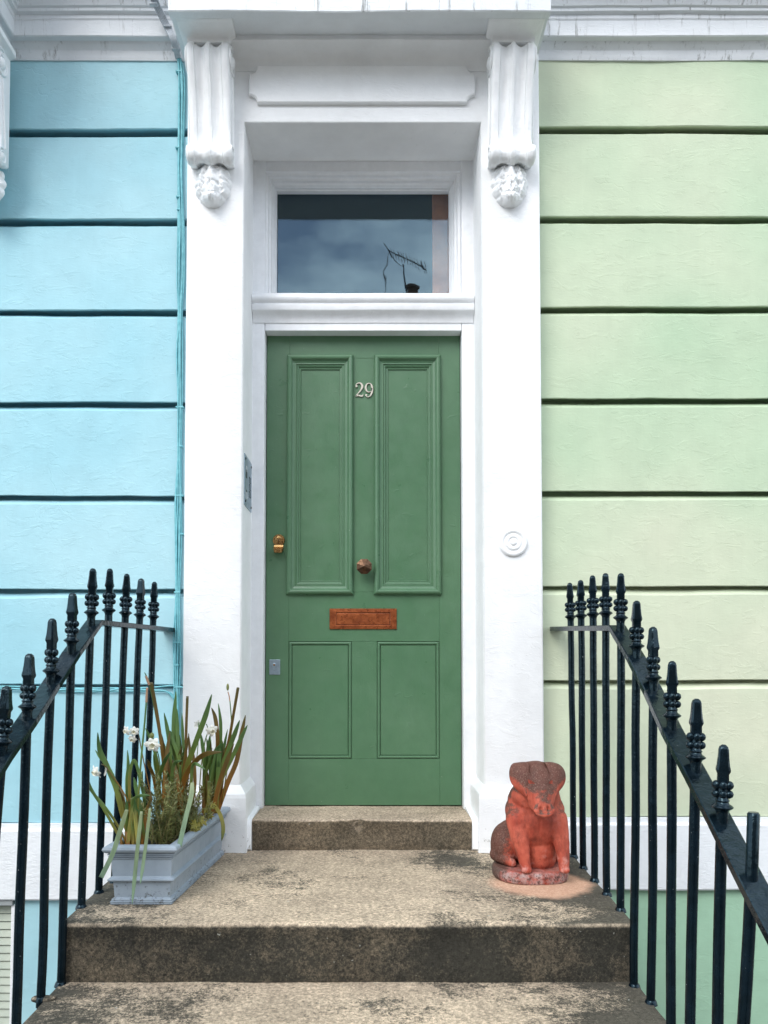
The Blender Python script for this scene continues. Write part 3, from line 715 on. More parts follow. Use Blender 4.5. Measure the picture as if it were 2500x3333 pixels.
# transom moulding
zt0, zt1 = Z(1052, YF), Z(962, YF)
tr = [(YF + .01, zt0), (YF - .004, zt0), (YF - .006, zt0 + .010), (YF - .010, zt0 + .022), (YF - .020, zt0 + .034), (YF - .032, zt0 + .042), (YF - .034, zt0 + .046),
      (YF - .034, zt0 + .068), (YF - .030, zt0 + .071), (YF - .030, zt0 + .076), (YF - .036, zt0 + .080), (YF - .042, zt0 + .092), (YF - .041, zt0 + .102), (YF - .036, zt0 + .110), (YF - .030, zt1 - .004), (YF + .03, zt1 + .002), (YF + .03, zt1 - .02)]
mb = MB(); mb.extrude(tr, RX0 + .002, RX1 - .002, 40, .0012); mb.build('transom', TRIM, fr, True, 35)

fa = empty('fanlight', (-.037, Y_DOOR, Z(958, Y_DOOR))); tag(fa, 'rectangular fanlight window above the door mirroring blue sky and an aerial', 'window')
YG = 3.40
gx0, gx1, gz0, gz1 = X1(900, 3.37), X1(1462, 3.37), Z(962, YG), Z(620, 3.37)
fx0, fx1, fz1 = X1(862, YF), X1(1500, YF), Z(556, YF)
def mould_loop(name, x0, x1, z0, z1, gx0, gx1, gz1, mat, parent):
    """stepped casing on left, top and right from the frame face back to the glass"""
    st = [(0, -.000), (.02, .004), (.04, .012), (.30, .014), (.32, .030), (.36, .034), (.58, .036), (.62, .050), (.66, .052), (.76, .056), (.84, .066), (.90, .068), (.92, .080), (1.0, .084), (1.0, YG - YF)]
    mb = MB(); vs = []
    for (t, dp) in st:
        xa = x0 + (gx0 - x0) * t; xb = x1 + (gx1 - x1) * t; zt_ = z1 + (gz1 - z1) * t
        vs += [(xa, YF + dp, z0), (xa, YF + dp, zt_), (xb, YF + dp, zt_), (xb, YF + dp, z0)]
    fs = [(i * 4 + k, i * 4 + k + 1, (i + 1) * 4 + k + 1, (i + 1) * 4 + k) for i in range(len(st) - 1) for k in range(3)]
    mb.add(vs, fs); return mb.build(name, mat, parent)
mould_loop('casing', fx0, fx1, Z(965, YF) , fz1, gx0, gx1, gz1, TRIM, fa)
mb = MB(); mb.box((RX0 + .001, YF + .004, fz1), (RX1 - .001, FB + .03, ZR + .003), .003)
mb.box((RX0 + .001, YF + .004, zt1 - .01), (fx0, FB + .03, fz1)); mb.box((fx1, YF + .004, zt1 - .01), (RX1 - .001, FB + .03, fz1)); mb.build('frame', TRIM, fa)
# inner jambs between the frame face and the reveal are already built (part of door_frame)
mb = MB(); mb.box((gx0 - .01, YG - .003, gz0 - .03), (gx1 + .01, YG + .003, gz1 + .01)); mb.build('pane', GLASS, fa)
mb = MB(); mb.box((gx0 - .02, YF + .03, zt1 - .03), (gx1 + .02, YG - .004, Z(958, YF + .03)), .003); mb.build('sill_bead', TRIM, fa)

# hallway behind the fanlight
hall = MB(); hx0, hx1, hy1 = RX0 - .2, RX1 + .25, 6.5
for a, b in (((hx0 - .05, 3.56, ZL), (hx0, hy1, 3.9)), ((hx1, 3.56, ZL), (hx1 + .05, hy1, 3.9)), ((hx0, hy1, ZL), (hx1, hy1 + .05, 3.9)), ((hx0, 3.56, 3.9), (hx1, hy1, 3.95)), ((hx0, 3.56, ZL - .05), (hx1, hy1, ZL))): hall.box(a, b)
tag(hall.build('hallway', DARK), kind='structure')
mb = MB(); mb.box((X(1408, 780, 3.45), 3.445, zth + .12), (X(1470, 780, 3.45), 3.475, ZR + .1), .004)
mb.build('inner_post', WOODIN, fa)

# ------------------------------------------------------------------ the green door
fd = empty('front_door', ((DX0 + DX1) / 2, Y_DOOR, zthr)); tag(fd, 'green four panelled front door with brass and copper fittings, number 29', 'door')
def xd(u, v=1700): return X(u, v, Y_DOOR)
def zd(v): return Z(v, Y_DOOR)
PU_ = [(932.6, 1150.6, 1157, 1936), (1217, 1436.5, 1157, 1936)]
PL_ = [(939, 1145, 2089, 2471), (1227, 1431, 2087, 2469)]
uz0, uz1 = zd(1936), zd(1157); lz0, lz1 = zd(2470), zd(2088)
ins = .012                                                  # bolection overlaps the stiles
ux = [(xd(a) , xd(b)) for a, b, _, _ in PU_]; lx = [(xd(a, 2280), xd(b, 2280)) for a, b, _, _ in PL_]
DT = .045
def dbox(x0, x1, z0, z1, name):
    mb = MB(); mb.box((x0, Y_DOOR, z0), (x1, Y_DOOR + DT, z1), .0009, seg=1); return mb.build(name, DOORG, fd)
zlock0, zlock1 = lz1, uz0 + ins
dbox(DX0, lx[0][0], zthr + .004, DZ1, 'stile'); dbox(lx[1][1], DX1, zthr + .004, DZ1, 'stile')
dbox(lx[0][0] + .0003, lx[1][1] - .0003, zthr + .004, lz0, 'bottom_rail')
dbox(lx[0][0] + .0003, lx[1][1] - .0003, lz1, uz0 + ins, 'lock_rail')
dbox(lx[0][0] + .0003, lx[1][1] - .0003, uz1 - ins, DZ1, 'top_rail')
dbox(lx[0][1], lx[1][0], lz0 + .0003, lz1 - .0003, 'muntin')
dbox(ux[0][1] - ins, ux[1][0] + ins, uz0 + ins + .0003, uz1 - ins - .0003, 'muntin')
bol = [(0, -.001), (0, .004), (.002, .008), (.003, .014), (.007, .019), (.013, .0215), (.019, .020), (.024, .015), (.0255, .0105), (.029, .0085), (.036, .006), (.041, .0065), (.0425, .002), (.045, .0015), (.048, .003), (.051, .0015), (.0525, -.003), (.058, -.004), (.0605, -.003), (.062, -.008), (.066, -.0085)]
for (xa, xb) in ux:
    mb = MB(); rect_mould(mb, xa, xb, uz0, uz1, bol, Y_DOOR); mb.build('panel_moulding', DOORG, fd)
    mb = MB(); mb.box((xa + .010, Y_DOOR + .0083, uz0 + .010), (xb - .010, Y_DOOR + .03, uz1 - .010)); mb.build('panel', DOORG, fd)
bead = [(0, 0), (.0008, -.0035), (.002, -.0035), (.0035, .001), (.007, .003), (.0115, .002), (.0135, -.001), (.0148, -.006), (.0160, -.006), (.0168, -.0015)]
for (xa, xb) in lx:
    mb = MB(); rect_mould(mb, xa, xb, lz0, lz1, bead, Y_DOOR); mb.build('panel_moulding', DOORG, fd)
    mb = MB(); mb.box((xa + .0165, Y_DOOR + .0015, lz0 + .0165), (xb - .0165, Y_DOOR + .03, lz1 - .0165), .0008, seg=1)
    mb.box((xa + .002, Y_DOOR + .007, lz0 + .002), (xb - .002, Y_DOOR + .028, lz1 - .002)); mb.build('panel', DOORG, fd)

# numerals
def stroke(mb, pts, y0, y1):
    """pts: (x, z, half width) ribbon extruded in Y"""
    L = []; Rr = []
    for i, (x, z_, w) in enumerate(pts):
        a = pts[max(0, i - 1)]; b = pts[min(len(pts) - 1, i + 1)]; d = Vector((b[0] - a[0], b[1] - a[1])).normalized(); n_ = Vector((-d.y, d.x))
        L.append((x + n_.x * w, z_ + n_.y * w)); Rr.append((x - n_.x * w, z_ - n_.y * w))
    k = len(pts); vs = [(x, y0, z_) for x, z_ in L] + [(x, y0, z_) for x, z_ in Rr] + [(x, y1, z_) for x, z_ in L] + [(x, y1, z_) for x, z_ in Rr]
    fs = []
    for i in range(k - 1): fs += [(i, i + 1, k + i + 1, k + i), (2 * k + i, 3 * k + i, 3 * k + i + 1, 2 * k + i + 1), (i, 2 * k + i, 2 * k + i + 1, i + 1), (k + i, k + i + 1, 3 * k + i + 1, 3 * k + i)]
    fs += [(0, k, 3 * k, 2 * k), (k - 1, 3 * k - 1, 4 * k - 1, 2 * k - 1)]
    mb.add(vs, fs)
def digit(pts, u0, v0, u1, v1, name, dot=None):
    xa, xb, za, zb = xd(u0, 1270), xd(u1, 1270), zd(v1), zd(v0)
    q = catmull(pts, 6); H = zb - za
    mb = MB(); stroke(mb, [(xa + (xb - xa) * x, za + H * z_, w * H * .86) for x, z_, w in q], Y_DOOR - .006, Y_DOOR + .001)
    for (x, z_, r) in dot or []: mb.lathe([(r * H, -.001), (r * H, .0055), (r * H * .7, .0063)], (xa + (xb - xa) * x, Y_DOOR, za + H * z_), 'Y', 14)
    return mb.build(name, PEWTER, fd)
digit([(.10, .74, .02), (.13, .88, .03), (.38, .98, .03), (.66, .95, .06), (.82, .80, .085), (.80, .64, .075), (.62, .44, .05), (.36, .24, .035), (.10, .05, .035), (.14, .05, .045), (.40, .085, .05), (.66, .045, .06), (.86, .05, .045), (.95, .20, .015)], 1156, 1247, 1184, 1292, 'numeral', [(.16, .74, .075)])
digit([(.86, .66, .05), (.83, .48, .03), (.60, .38, .028), (.30, .42, .05), (.12, .68, .075), (.25, .93, .045), (.52, 1.0, .028), (.78, .92, .05), (.90, .66, .085), (.86, .34, .075), (.66, .10, .04), (.38, .02, .03), (.16, .10, .03)], 1187, 1249, 1214, 1294, 'numeral', [(.20, .15, .075)])

# lock, knob, letterbox, escutcheon
lc = (xd(908, 1760), Y_DOOR, zd(1759)); s_ = .00134
MB().lathe([(.0, -.002), (.0262 * 1, -.001), (.0265, .004), (.024, .0065), (.0205, .0068), (.0200, .0055), (.0165, .0055), (.0160, .0085), (.012, .0095), (.0095, .0095), (.0090, .0110), (.0, .0112)], lc, 'Y', 32).build('lock_rose', BRASS, fd, True, 35)
mb = MB(); mb.extrude([(Y_DOOR - .001, lc[2] - .022), (Y_DOOR - .010, lc[2] - .022), (Y_DOOR - .014, lc[2] - .030), (Y_DOOR - .024, lc[2] - .038), (Y_DOOR - .034, lc[2] - .041), (Y_DOOR - .034, lc[2] - .0575), (Y_DOOR - .028, lc[2] - .059), (Y_DOOR - .020, lc[2] - .050), (Y_DOOR - .001, lc[2] - .048)], lc[0] - .020, lc[0] + .020, 6,
    shear=lambda x, y, z_: (-(x - lc[0]) * .22 if z_ < lc[2] - .052 else 0)); mb.build('door_pull', BRASS, fd, False)
mb = MB(); mb.box((lc[0] - .001, Y_DOOR - .0125, lc[2] - .006), (lc[0] + .001, Y_DOOR - .010, lc[2] + .004)); mb.build('keyhole', BLACKM, fd)
kc = (xd(1186, 1850), Y_DOOR, zd(1848))
mb = MB(); mb.lathe([(.019, -.001), (.019, .006), (.012, .009), (.010, .026), (.018, .034)], kc, 'Y', 24); mb.build('knob_stem', BRONZE, fd, True, 40)
mb = MB(); vs = []
for r, h in ((.022, .032), (.0345, .040), (.0350, .046), (.0, .060)):
    if r: vs += [(kc[0] + r * math.cos(R(22.5 + 45 * k)), Y_DOOR - h, kc[2] + r * math.sin(R(22.5 + 45 * k))) for k in range(8)]
vs.append((kc[0], Y_DOOR - .0625, kc[2]))
fs = [(i * 8 + k, i * 8 + (k + 1) % 8, (i + 1) * 8 + (k + 1) % 8, (i + 1) * 8 + k) for i in range(2) for k in range(8)] + [(16 + k, 16 + (k + 1) % 8, 24) for k in range(8)] + [tuple(range(8))]
mb.add(vs, fs); mb.build('knob', BRONZE, fd)
bx0, bx1, bz0, bz1 = xd(1073, 2000), xd(1291, 2000), zd(2048), zd(1981)
lb = MB(); rect_mould(lb, bx0, bx1, bz0, bz1, [(0, -.001), (0, .004), (.0015, .006), (.0335, .0065), (.035, .0055), (.0352, .001)], Y_DOOR) if False else None
lb = MB()
w_ = .0265; h_ = .0165
vs = []
for (dx, dz, h) in ((0, 0, -.001), (0, 0, .0045), (.002, .002, .0065), (w_, h_, .0072), (w_ + .001, h_ + .001, .0066), (w_ + .0015, h_ + .0015, .001)):
    vs += [(bx0 + dx, Y_DOOR - h, bz0 + dz), (bx1 - dx, Y_DOOR - h, bz0 + dz), (bx1 - dx, Y_DOOR - h, bz1 - dz), (bx0 + dx, Y_DOOR - h, bz1 - dz)]
lb.add(vs, [(i * 4 + k, i * 4 + (k + 1) % 4, (i + 1) * 4 + (k + 1) % 4, (i + 1) * 4 + k) for i in range(5) for k in range(4)])
lbo = lb.build('letterbox', COPPER, fd)
mb = MB(); mb.box((bx0 + w_ + .003, Y_DOOR - .0045, bz0 + h_ + .0035), (bx1 - w_ - .0035, Y_DOOR + .0, bz1 - h_ - .0050), .0016); mb.build('flap', COPPER, lbo)
mb = MB(); mb.box((bx0 + w_ + .001, Y_DOOR - .0014, bz0 + h_ + .001), (bx1 - w_ - .001, Y_DOOR + .001, bz1 - h_ - .001)); mb.build('slot', BLACKM, lbo)
ex0, ex1, ez0, ez1 = xd(877, 2170), xd(912, 2170), zd(2196), zd(2147)
eo = MB().box((ex0, Y_DOOR - .003, ez0), (ex1, Y_DOOR + .001, ez1), .0012).build('escutcheon', STEEL, fd)
ec = ((ex0 + ex1) / 2 - .002, Y_DOOR - .003, ez1 - .023)
MB().lathe([(.0085, 0), (.0085, .0035), (.006, .0045)], ec, 'Y', 20).build('cylinder', STEEL, eo, True, 40)
MB().box((ec[0] - .0042, Y_DOOR - .006, ec[2] - .024), (ec[0] + .0042, Y_DOOR - .0029, ec[2] - .004), .002).build('cylinder_tail', STEEL, eo)
MB().lathe([(.0045, 0.0035), (.0045, .0056), (.003, .006)], ec, 'Y', 14).build('key_plug', BRASS, eo)
MB().box((ec[0] - .0007, Y_DOOR - .0096, ec[2] - .003), (ec[0] + .0007, Y_DOOR - .0088, ec[2] + .003)).build('keyhole', BLACKM, eo)

# door bell boss, painted over, on the right pilaster
bc = P(1670, 1766, Y_SURR)
tag(MB().lathe([(.0, -.002), (.057, -.001), (.0575, .004), (.054, .0095), (.047, .012), (.041, .010), (.038, .0065), (.034, .0065), (.030, .011), (.026, .0125), (.020, .0115), (.018, .009), (.014, .009), (.012, .0125), (.006, .014), (.0, .014)], bc, 'Y', 48).build('bell_push', WHITE, None, True, 50),
    'round white painted-over bell push on the right pilaster', 'doorbell')

# intercom plate on the left reveal
ya, yb = 3.085, 3.265
iz0, iz1 = Z(1655, 3.17), Z(1492, 3.17)
ic = empty('intercom', (RX0, (ya + yb) / 2, iz0)); tag(ic, 'steel intercom plate on the left side of the door recess', 'intercom')
MB().box((RX0 - .001, ya, iz0), (RX0 + .0035, yb, iz1), .001).build('face_plate', STEEL, ic)
for (y, z_) in ((ya + .018, iz0 + .018), (yb - .018, iz0 + .018), (ya + .018, iz1 - .018), (yb - .018, iz1 - .018)):
    MB().lathe([(.005, .003), (.005, .0055), (.003, .0065)], (RX0, y, z_), 'X', 12).build('screw', DARKLINE, ic)
def ring_btn(y, z_, a, b, nm, mt):
    mb = MB(); t = .0022
    for s0 in ((y - a, z_ - b, y + a, z_ - b + t), (y - a, z_ + b - t, y + a, z_ + b), (y - a, z_ - b + t, y - a + t, z_ + b - t), (y + a - t, z_ - b + t, y + a, z_ + b - t)):
        mb.box((RX0 + .003, s0[0], s0[1]), (RX0 + .0048, s0[2], s0[3]))
    return mb.build(nm, mt, ic)
mid = (iz0 + iz1) / 2
for k in range(3): ring_btn(yb - .05, mid + .022 - k * .030, .017, .0125, 'button', DARKLINE)
ring_btn(ya + .045, iz1 - .055, .012, .011, 'button', TRIM)
MB().box((RX0 + .003, ya + .03, mid + .012), (RX0 + .0045, ya + .055, mid + .045), .0005).build('speaker_grille', DARKLINE, ic)
MB().box((RX0 + .003, ya + .04, mid - .045), (RX0 + .0045, ya + .052, mid - .036), .0005).build('indicator', DARKLINE, ic)
ring_btn(ya + .045, iz0 + .045, .016, .013, 'button', TRIM)

# ------------------------------------------------------------------ steps
stp = empty('entrance_steps', (-.07, 2.2, 0)); tag(stp, kind='structure')
SX0, SX1 = G(213, 2995, ZL).x, G(2052, 2995, ZL).x
def slab(name, yf, yb, zt, zb, xa, xb, mat, widen=0, seg=150, nose=.014, seed=0):
    pr = [(yb, zb), (yf + .012, zb), (yf + .012, zb + .004)]
    nrows = 6
    for k in range(1, nrows): pr.append((yf + .010 - .004 * (k / nrows), zb + (zt - zb - .03) * k / nrows))
    pr += [(yf + .004, zt - .028)]
    for k in range(6):
        a = R(180 - k * 18); pr.append((yf + nose + nose * math.cos(a), zt - nose + nose * math.sin(a)))
    ny = max(3, int((yb - yf) / .04))
    for k in range(1, ny + 1): pr.append((yf + nose + (yb - yf - nose) * k / ny, zt))
    c = (xa + xb) / 2
    sh = lambda x, y, z_: (x - c) / ((xb - xa) / 2) * widen * max(0, (y - yf) / (yb - yf))
    mb = MB(); mb.extrude(pr, xa, xb, seg, .0032, shear=sh, freq=6, seed=seed); return mb, pr
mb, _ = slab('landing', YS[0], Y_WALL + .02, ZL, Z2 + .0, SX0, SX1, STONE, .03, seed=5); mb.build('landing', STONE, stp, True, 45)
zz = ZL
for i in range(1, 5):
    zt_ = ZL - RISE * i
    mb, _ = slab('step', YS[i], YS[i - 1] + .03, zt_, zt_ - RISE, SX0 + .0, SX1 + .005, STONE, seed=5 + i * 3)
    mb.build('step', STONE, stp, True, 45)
mb = MB()
for i in range(5):
    yfront = YS[i] + .03; zt_ = ZL - RISE * i - (RISE)
    mb.box((SX0 + .02 if i else SX0 + .025, yfront, Z_AREA), (SX1 - .02, (YS[i - 1] + .028 if i else Y_WALL), zt_ - .002))
mb.build('stair_base', STONE, stp)
# threshold
tx0, tx1 = X(820, 2700, 3.055), X(1536, 2700, 3.055)
mb, pr = slab('threshold', 3.052, Y_DOOR + .06, zthr, ZL - .004, tx0, tx1, STONE_T, 0, 150, .010, 30)
chip = Vector((X(1163, 2678, 3.055), 3.052, zthr - .012))
nv = []
for v in mb.v:
    q = Vector(v); d = Vector(((q.x - chip.x) / .026, (q.y - chip.y) / .022, (q.z - chip.z) / .019)).length
    if d < 1.3:
        k = max(0, 1 - (d / 1.3) ** 2) * (1 + .6 * mnoise.noise(q * 160)); q.y += .018 * k; q.z -= .007 * k
    nv.append(tuple(q))
mb.v = nv; mb.build('threshold', STONE_T, stp, True, 45)
# painted stubs either side of the threshold
for sgn, (xa, xb) in ((1, (RX0 + .018, tx0 - .001)), (-1, (tx1 + .001, RX1 - .018))):
    mb = MB(); x_ = []
    mb.extrude([(3.06, ZL - .003), (3.045, ZL + .01), (3.048, zthr - .02), (3.056, zthr - .006), (3.07, zthr + .002), (YF - .004, zthr + .012), (YF - .004, ZL - .003)], xa, xb, 8, .006, freq=20)
    mb.build('stub', WHITE_C := WHITE, ds, True, 45)

# ------------------------------------------------------------------ planter
pl = empty('planter', (-.69, 2.36, ZL)); tag(pl, 'long lead-grey moulded planter trough at left of the landing', 'planter')
NA, NB, FBr = G(367, 2944, ZL), G(555, 2944, ZL), G(724, 2783, ZL)
FA = FBr + (NA - NB)
def ploop(off, z_, inset=0.0):
    """outline of trough at height z_, pushed outward by off"""
    c = [NA, NB, FBr, FA]; out = []
    for i in range(4):
        p0, p1, p2 = c[i - 1], c[i], c[(i + 1) % 4]
        d1 = (p1 - p0).normalized(); d2 = (p2 - p1).normalized()
        n1 = Vector((d1.y, -d1.x, 0)); n2 = Vector((d2.y, -d2.x, 0)); o = (n1 + n2) / (1 + n1.dot(n2))
        q = p1 + o * off; out.append((q.x, q.y, z_))
    return out
HP = Z(2757, 2.35) - ZL
zp_ = lambda t: ZL + HP * t
TP = .010
sec = [(.002, .0), (.005, .008), (.006, .022), (.003, .030), (.003, .036), (.006, .042), (.006, .058), (.002, .066), (.002, .072), (.004, .078), (.003, .092), (-.002, .102), (-.004, .112), (-.004 + TP * .35, .375),
       (.003, .385), (.010, .395), (.013, .415), (.012, .435), (.006, .450), (.002, .458), (.001, .468), (.001 + TP * .35, .755), (.008, .765), (.009, .780), (.005, .786), (.005, .792), (.011, .798), (.012, .814), (.007, .820), (.007, .826), (.013, .832), (.013, .850), (.010, .858), (.017, .872), (.0225, .895), (.0255, .930), (.023, .968), (.015, .995), (.006, 1.0), (-.004, .99), (-.008, .96), (-.008, .80)]
mb = MB(); vs = []
for (o, t) in sec: vs += ploop(o, zp_(t))
n_ = len(sec); fs = [(i * 4 + k, i * 4 + (k + 1) % 4, (i + 1) * 4 + (k + 1) % 4, (i + 1) * 4 + k) for i in range(n_ - 1) for k in range(4)] + [(3, 2, 1, 0)]
mb.add(vs, fs); po = mb.build('trough', LEADP, pl, False)
# soil
mb = MB(); lo = [Vector(p) for p in ploop(-.007, zp_(.86))]; vs = []; A, B = 10, 34
for j in range(B + 1):
    for i in range(A + 1):
        q = lo[0].lerp(lo[1], i / A).lerp(lo[3].lerp(lo[2], i / A), j / B); vs.append((q.x, q.y, q.z + .006 * mnoise.noise(q * 40) + .004 * mnoise.noise(q * 120)))
fs = [(j * (A + 1) + i, j * (A + 1) + i + 1, (j + 1) * (A + 1) + i + 1, (j + 1) * (A + 1) + i) for j in range(B) for i in range(A)]
mb.add(vs, fs); mb.build('soil', SOIL, pl, True)

# ------------------------------------------------------------------ plants
def C7(x, y): return 200 + x * .42195, 2150 + y * .42195
def px_pt(x, y, Y): u, v = C7(x, y); return P(u, v, Y)
def blade(parent, pts, w, Y0, Y1, mat, name='leaf', cut=False, stem=False, fold=.6, yaw=0.0):
    """strap leaf through the given outline points, depth running Y0 -> Y1 from base to tip"""
    n0 = len(pts); q = []
    for i, (x, y) in enumerate(pts):
        t = i / (n0 - 1); q.append(tuple(px_pt(x, y, Y0 + (Y1 - Y0) * t)))
    q = [Vector(p) for p in catmull(q, 7)]; k = len(q)
    sc = .42195 * (Y0 + Y1) / 2 / 2500
    hw = w * sc / 2 * (.86 if mat in (LEAF_G, LEAF_B) else 1); mb = MB()
    if stem:
        mb.tube(q, [hw * (1 - .15 * i / k) for i in range(k)], 8); o = mb.build(name, mat, parent, True); return o
    vs = []; at = []
    for i, p in enumerate(q):
        t = i / (k - 1); d = (q[min(i + 1, k - 1)] - q[max(i - 1, 0)]).normalized()
        side = d.cross(Vector((math.sin(yaw + .5 * math.sin(t * 3)), -math.cos(yaw), 0))).normalized(); nr = side.cross(d).normalized()
        prof = min(1, .72 + t * 1.2) * (1 if cut else min(1, max(.04, (1 - t) * 4.2)) ** .7)
        ww = hw * prof
        for s_ in (-1, -.55, 0, .55, 1):
            vs.append(p + side * s_ * ww + nr * (-(1 - abs(s_)) * fold * ww)); at.append(t)
        for s_ in (.9, 0, -.9):
            vs.append(p + side * s_ * ww + nr * (-(1 - abs(s_)) * fold * ww + .0011)); at.append(t)
    m = 8; fs = [(i * m + j, i * m + (j + 1) % m, (i + 1) * m + (j + 1) % m, (i + 1) * m + j) for i in range(k - 1) for j in range(m)]
    fs += [tuple(range(m))[::-1], tuple((k - 1) * m + j for j in range(m))]
    mb.add(vs, fs, 0, at); return mb.build(name, mat, parent, True)
def flower(parent, cx, cy, Y, size, nrm, npet=6, spin=0):
    c = px_pt(cx, cy, Y); r = size * .42195 * Y / 2500 / 2 * .86
    nrm = Vector(nrm).normalized(); a = nrm.cross(Vector((0, 0, 1))).normalized(); b = a.cross(nrm).normalized()
    mb = MB()
    for k in range(npet):
        th = 2 * math.pi * k / npet + spin + random.uniform(-.12, .12); d = a * math.cos(th) + b * math.sin(th); s = a * -math.sin(th) + b * math.cos(th)
        L = r * random.uniform(.86, 1.1); W = L * .36; back = random.uniform(-.28, .05); vs = []; at = []
        for i in range(7):
            t = i / 6; ww = W * math.sin(math.pi * min(1, t * .86 + .10)) ** .8 * (1 if i < 6 else .12)
            for s_ in (-1, -.4, .4, 1):
                vs.append(c + d * L * (.12 + .88 * t) + s * ww * s_ + nrm * (r * (back * t * t - .10 * abs(s_) + .05 * math.sin(t * 9 + k))))
        fs = [(i * 4 + j, i * 4 + j + 1, (i + 1) * 4 + j + 1, (i + 1) * 4 + j) for i in range(6) for j in range(3)]
        mb.add(vs, fs)
    f = mb.build('flower', PETAL, parent, True)
    mb = MB(); ring = []
    prof = [(.04, .0), (.20, .02), (.27, .16), (.30, .30), (.36, .40)]
    vs = []
    for (rr, h) in prof:
        for k in range(16):
            th = 2 * math.pi * k / 16; wv = 1 + (.10 * math.sin(th * 5) if h > .25 else 0)
            vs.append(c + (a * math.cos(th) + b * math.sin(th)) * rr * r * wv + nrm * h * r)
    fs = [(i * 16 + k, i * 16 + (k + 1) % 16, (i + 1) * 16 + (k + 1) % 16, (i + 1) * 16 + k) for i in range(4) for k in range(16)]
    mb.add(vs, fs); mb.build('corona', CORONA, f, True)
    return f
Gn, Bn, Pn, Yn = LEAF_G, LEAF_B, LEAF_P, LEAF_Y
# near clump
YA = 2.43
c1 = empty('daffodil_plant', px_pt(560, 1430, YA)); tag(c1, 'daffodil clump at the near end with drooping pale leaves over the trough edge', 'plant', 'daffodil clumps in the planter')
for pts, w, y0, y1, mt, kw in [
    ([(480, 1425), (430, 1330), (330, 1150), (240, 1010), (195, 910), (182, 858)], 26, YA, 2.36, Gn, {}),
    ([(500, 1400), (420, 1250), (330, 1120), (250, 1030), (212, 990)], 22, YA, 2.40, Gn, {}),
    ([(530, 1400), (470, 1180), (420, 980), (350, 810), (295, 690), (280, 555)], 46, YA, 2.40, Gn, {}),
    ([(545, 1380), (470, 1080), (380, 850), (300, 750), (262, 690)], 24, YA, 2.44, Gn, {}),
    ([(500, 1425), (515, 1250), (505, 950), (515, 820), (510, 690)], 30, YA, 2.46, Gn, {}),
    ([(560, 1430), (545, 1200), (555, 1080), (610, 1042), (685, 1040)], 30, YA, 2.40, Gn, {}),
    ([(540, 1400), (525, 1000), (530, 850), (560, 770), (592, 850), (600, 960)], 28, YA, 2.45, Gn, {}),
    ([(580, 1430), (590, 1250), (600, 1120), (575, 980), (560, 900)], 36, YA, 2.44, Gn, {}),
    ([(600, 1430), (630, 1250), (640, 1080), (620, 950), (625, 850)], 32, YA + .04, 2.47, Gn, {}),
    ([(560, 1435), (565, 1300), (560, 1150), (555, 1060)], 44, YA, 2.42, Yn, dict(cut=True)),
    ([(620, 1435), (640, 1280), (660, 1150), (690, 1060), (640, 960)], 30, YA, 2.44, Bn, {}),
    ([(500, 1430), (498, 1300), (505, 1190)], 22, YA, 2.42, Bn, dict(cut=True)),
    ([(465, 1450), (460, 1370), (470, 1320)], 18, 2.39, 2.40, Bn, {}),
    ([(505, 1150), (450, 1320), (395, 1490), (305, 1675)], 36, 2.36, 2.31, Pn, dict(cut=True)),
    ([(618, 1163), (592, 1400), (568, 1640), (546, 1882)], 30, 2.35, 2.30, Pn, {}),
    ([(683, 1140), (660, 1350), (632, 1560), (608, 1725)], 26, 2.35, 2.30, Pn, {}),
    ([(690, 1040), (650, 850), (610, 650), (598, 575)], 11, YA + .05, 2.45, Bn, dict(stem=True, name='stem')),
    ([(545, 1150), (470, 1000), (400, 900), (345, 820), (308, 800)], 11, YA, 2.40, Bn, dict(stem=True, name='stem')),
    ([(575, 1430), (592, 1100), (612, 800), (640, 500), (655, 318)], 19, YA, 2.42, Gn, dict(stem=True, name='stem')),
    ([(655, 322), (658, 260), (662, 208)], 18, 2.42, 2.42, PAPERY, dict(stem=True, name='dry_sheath'))]:
    blade(c1, pts, w, y0, y1, mt, **kw)
for (cx, cy, sz, nr, sp) in ((262, 862, 125, (-.55, -.6, -.35), .3), (500, 545, 100, (-.5, -.7, -.2), 0), (560, 548, 95, (.1, -1, -.2), .5), (545, 608, 85, (0, -.9, -.5), .2)):
    flower(c1, cx, cy, 2.43, sz, nr, 6, sp)
blade(c1, [(345, 825), (342, 860), (330, 892)], 14, 2.41, 2.41, PETAL, 'fallen_petal')
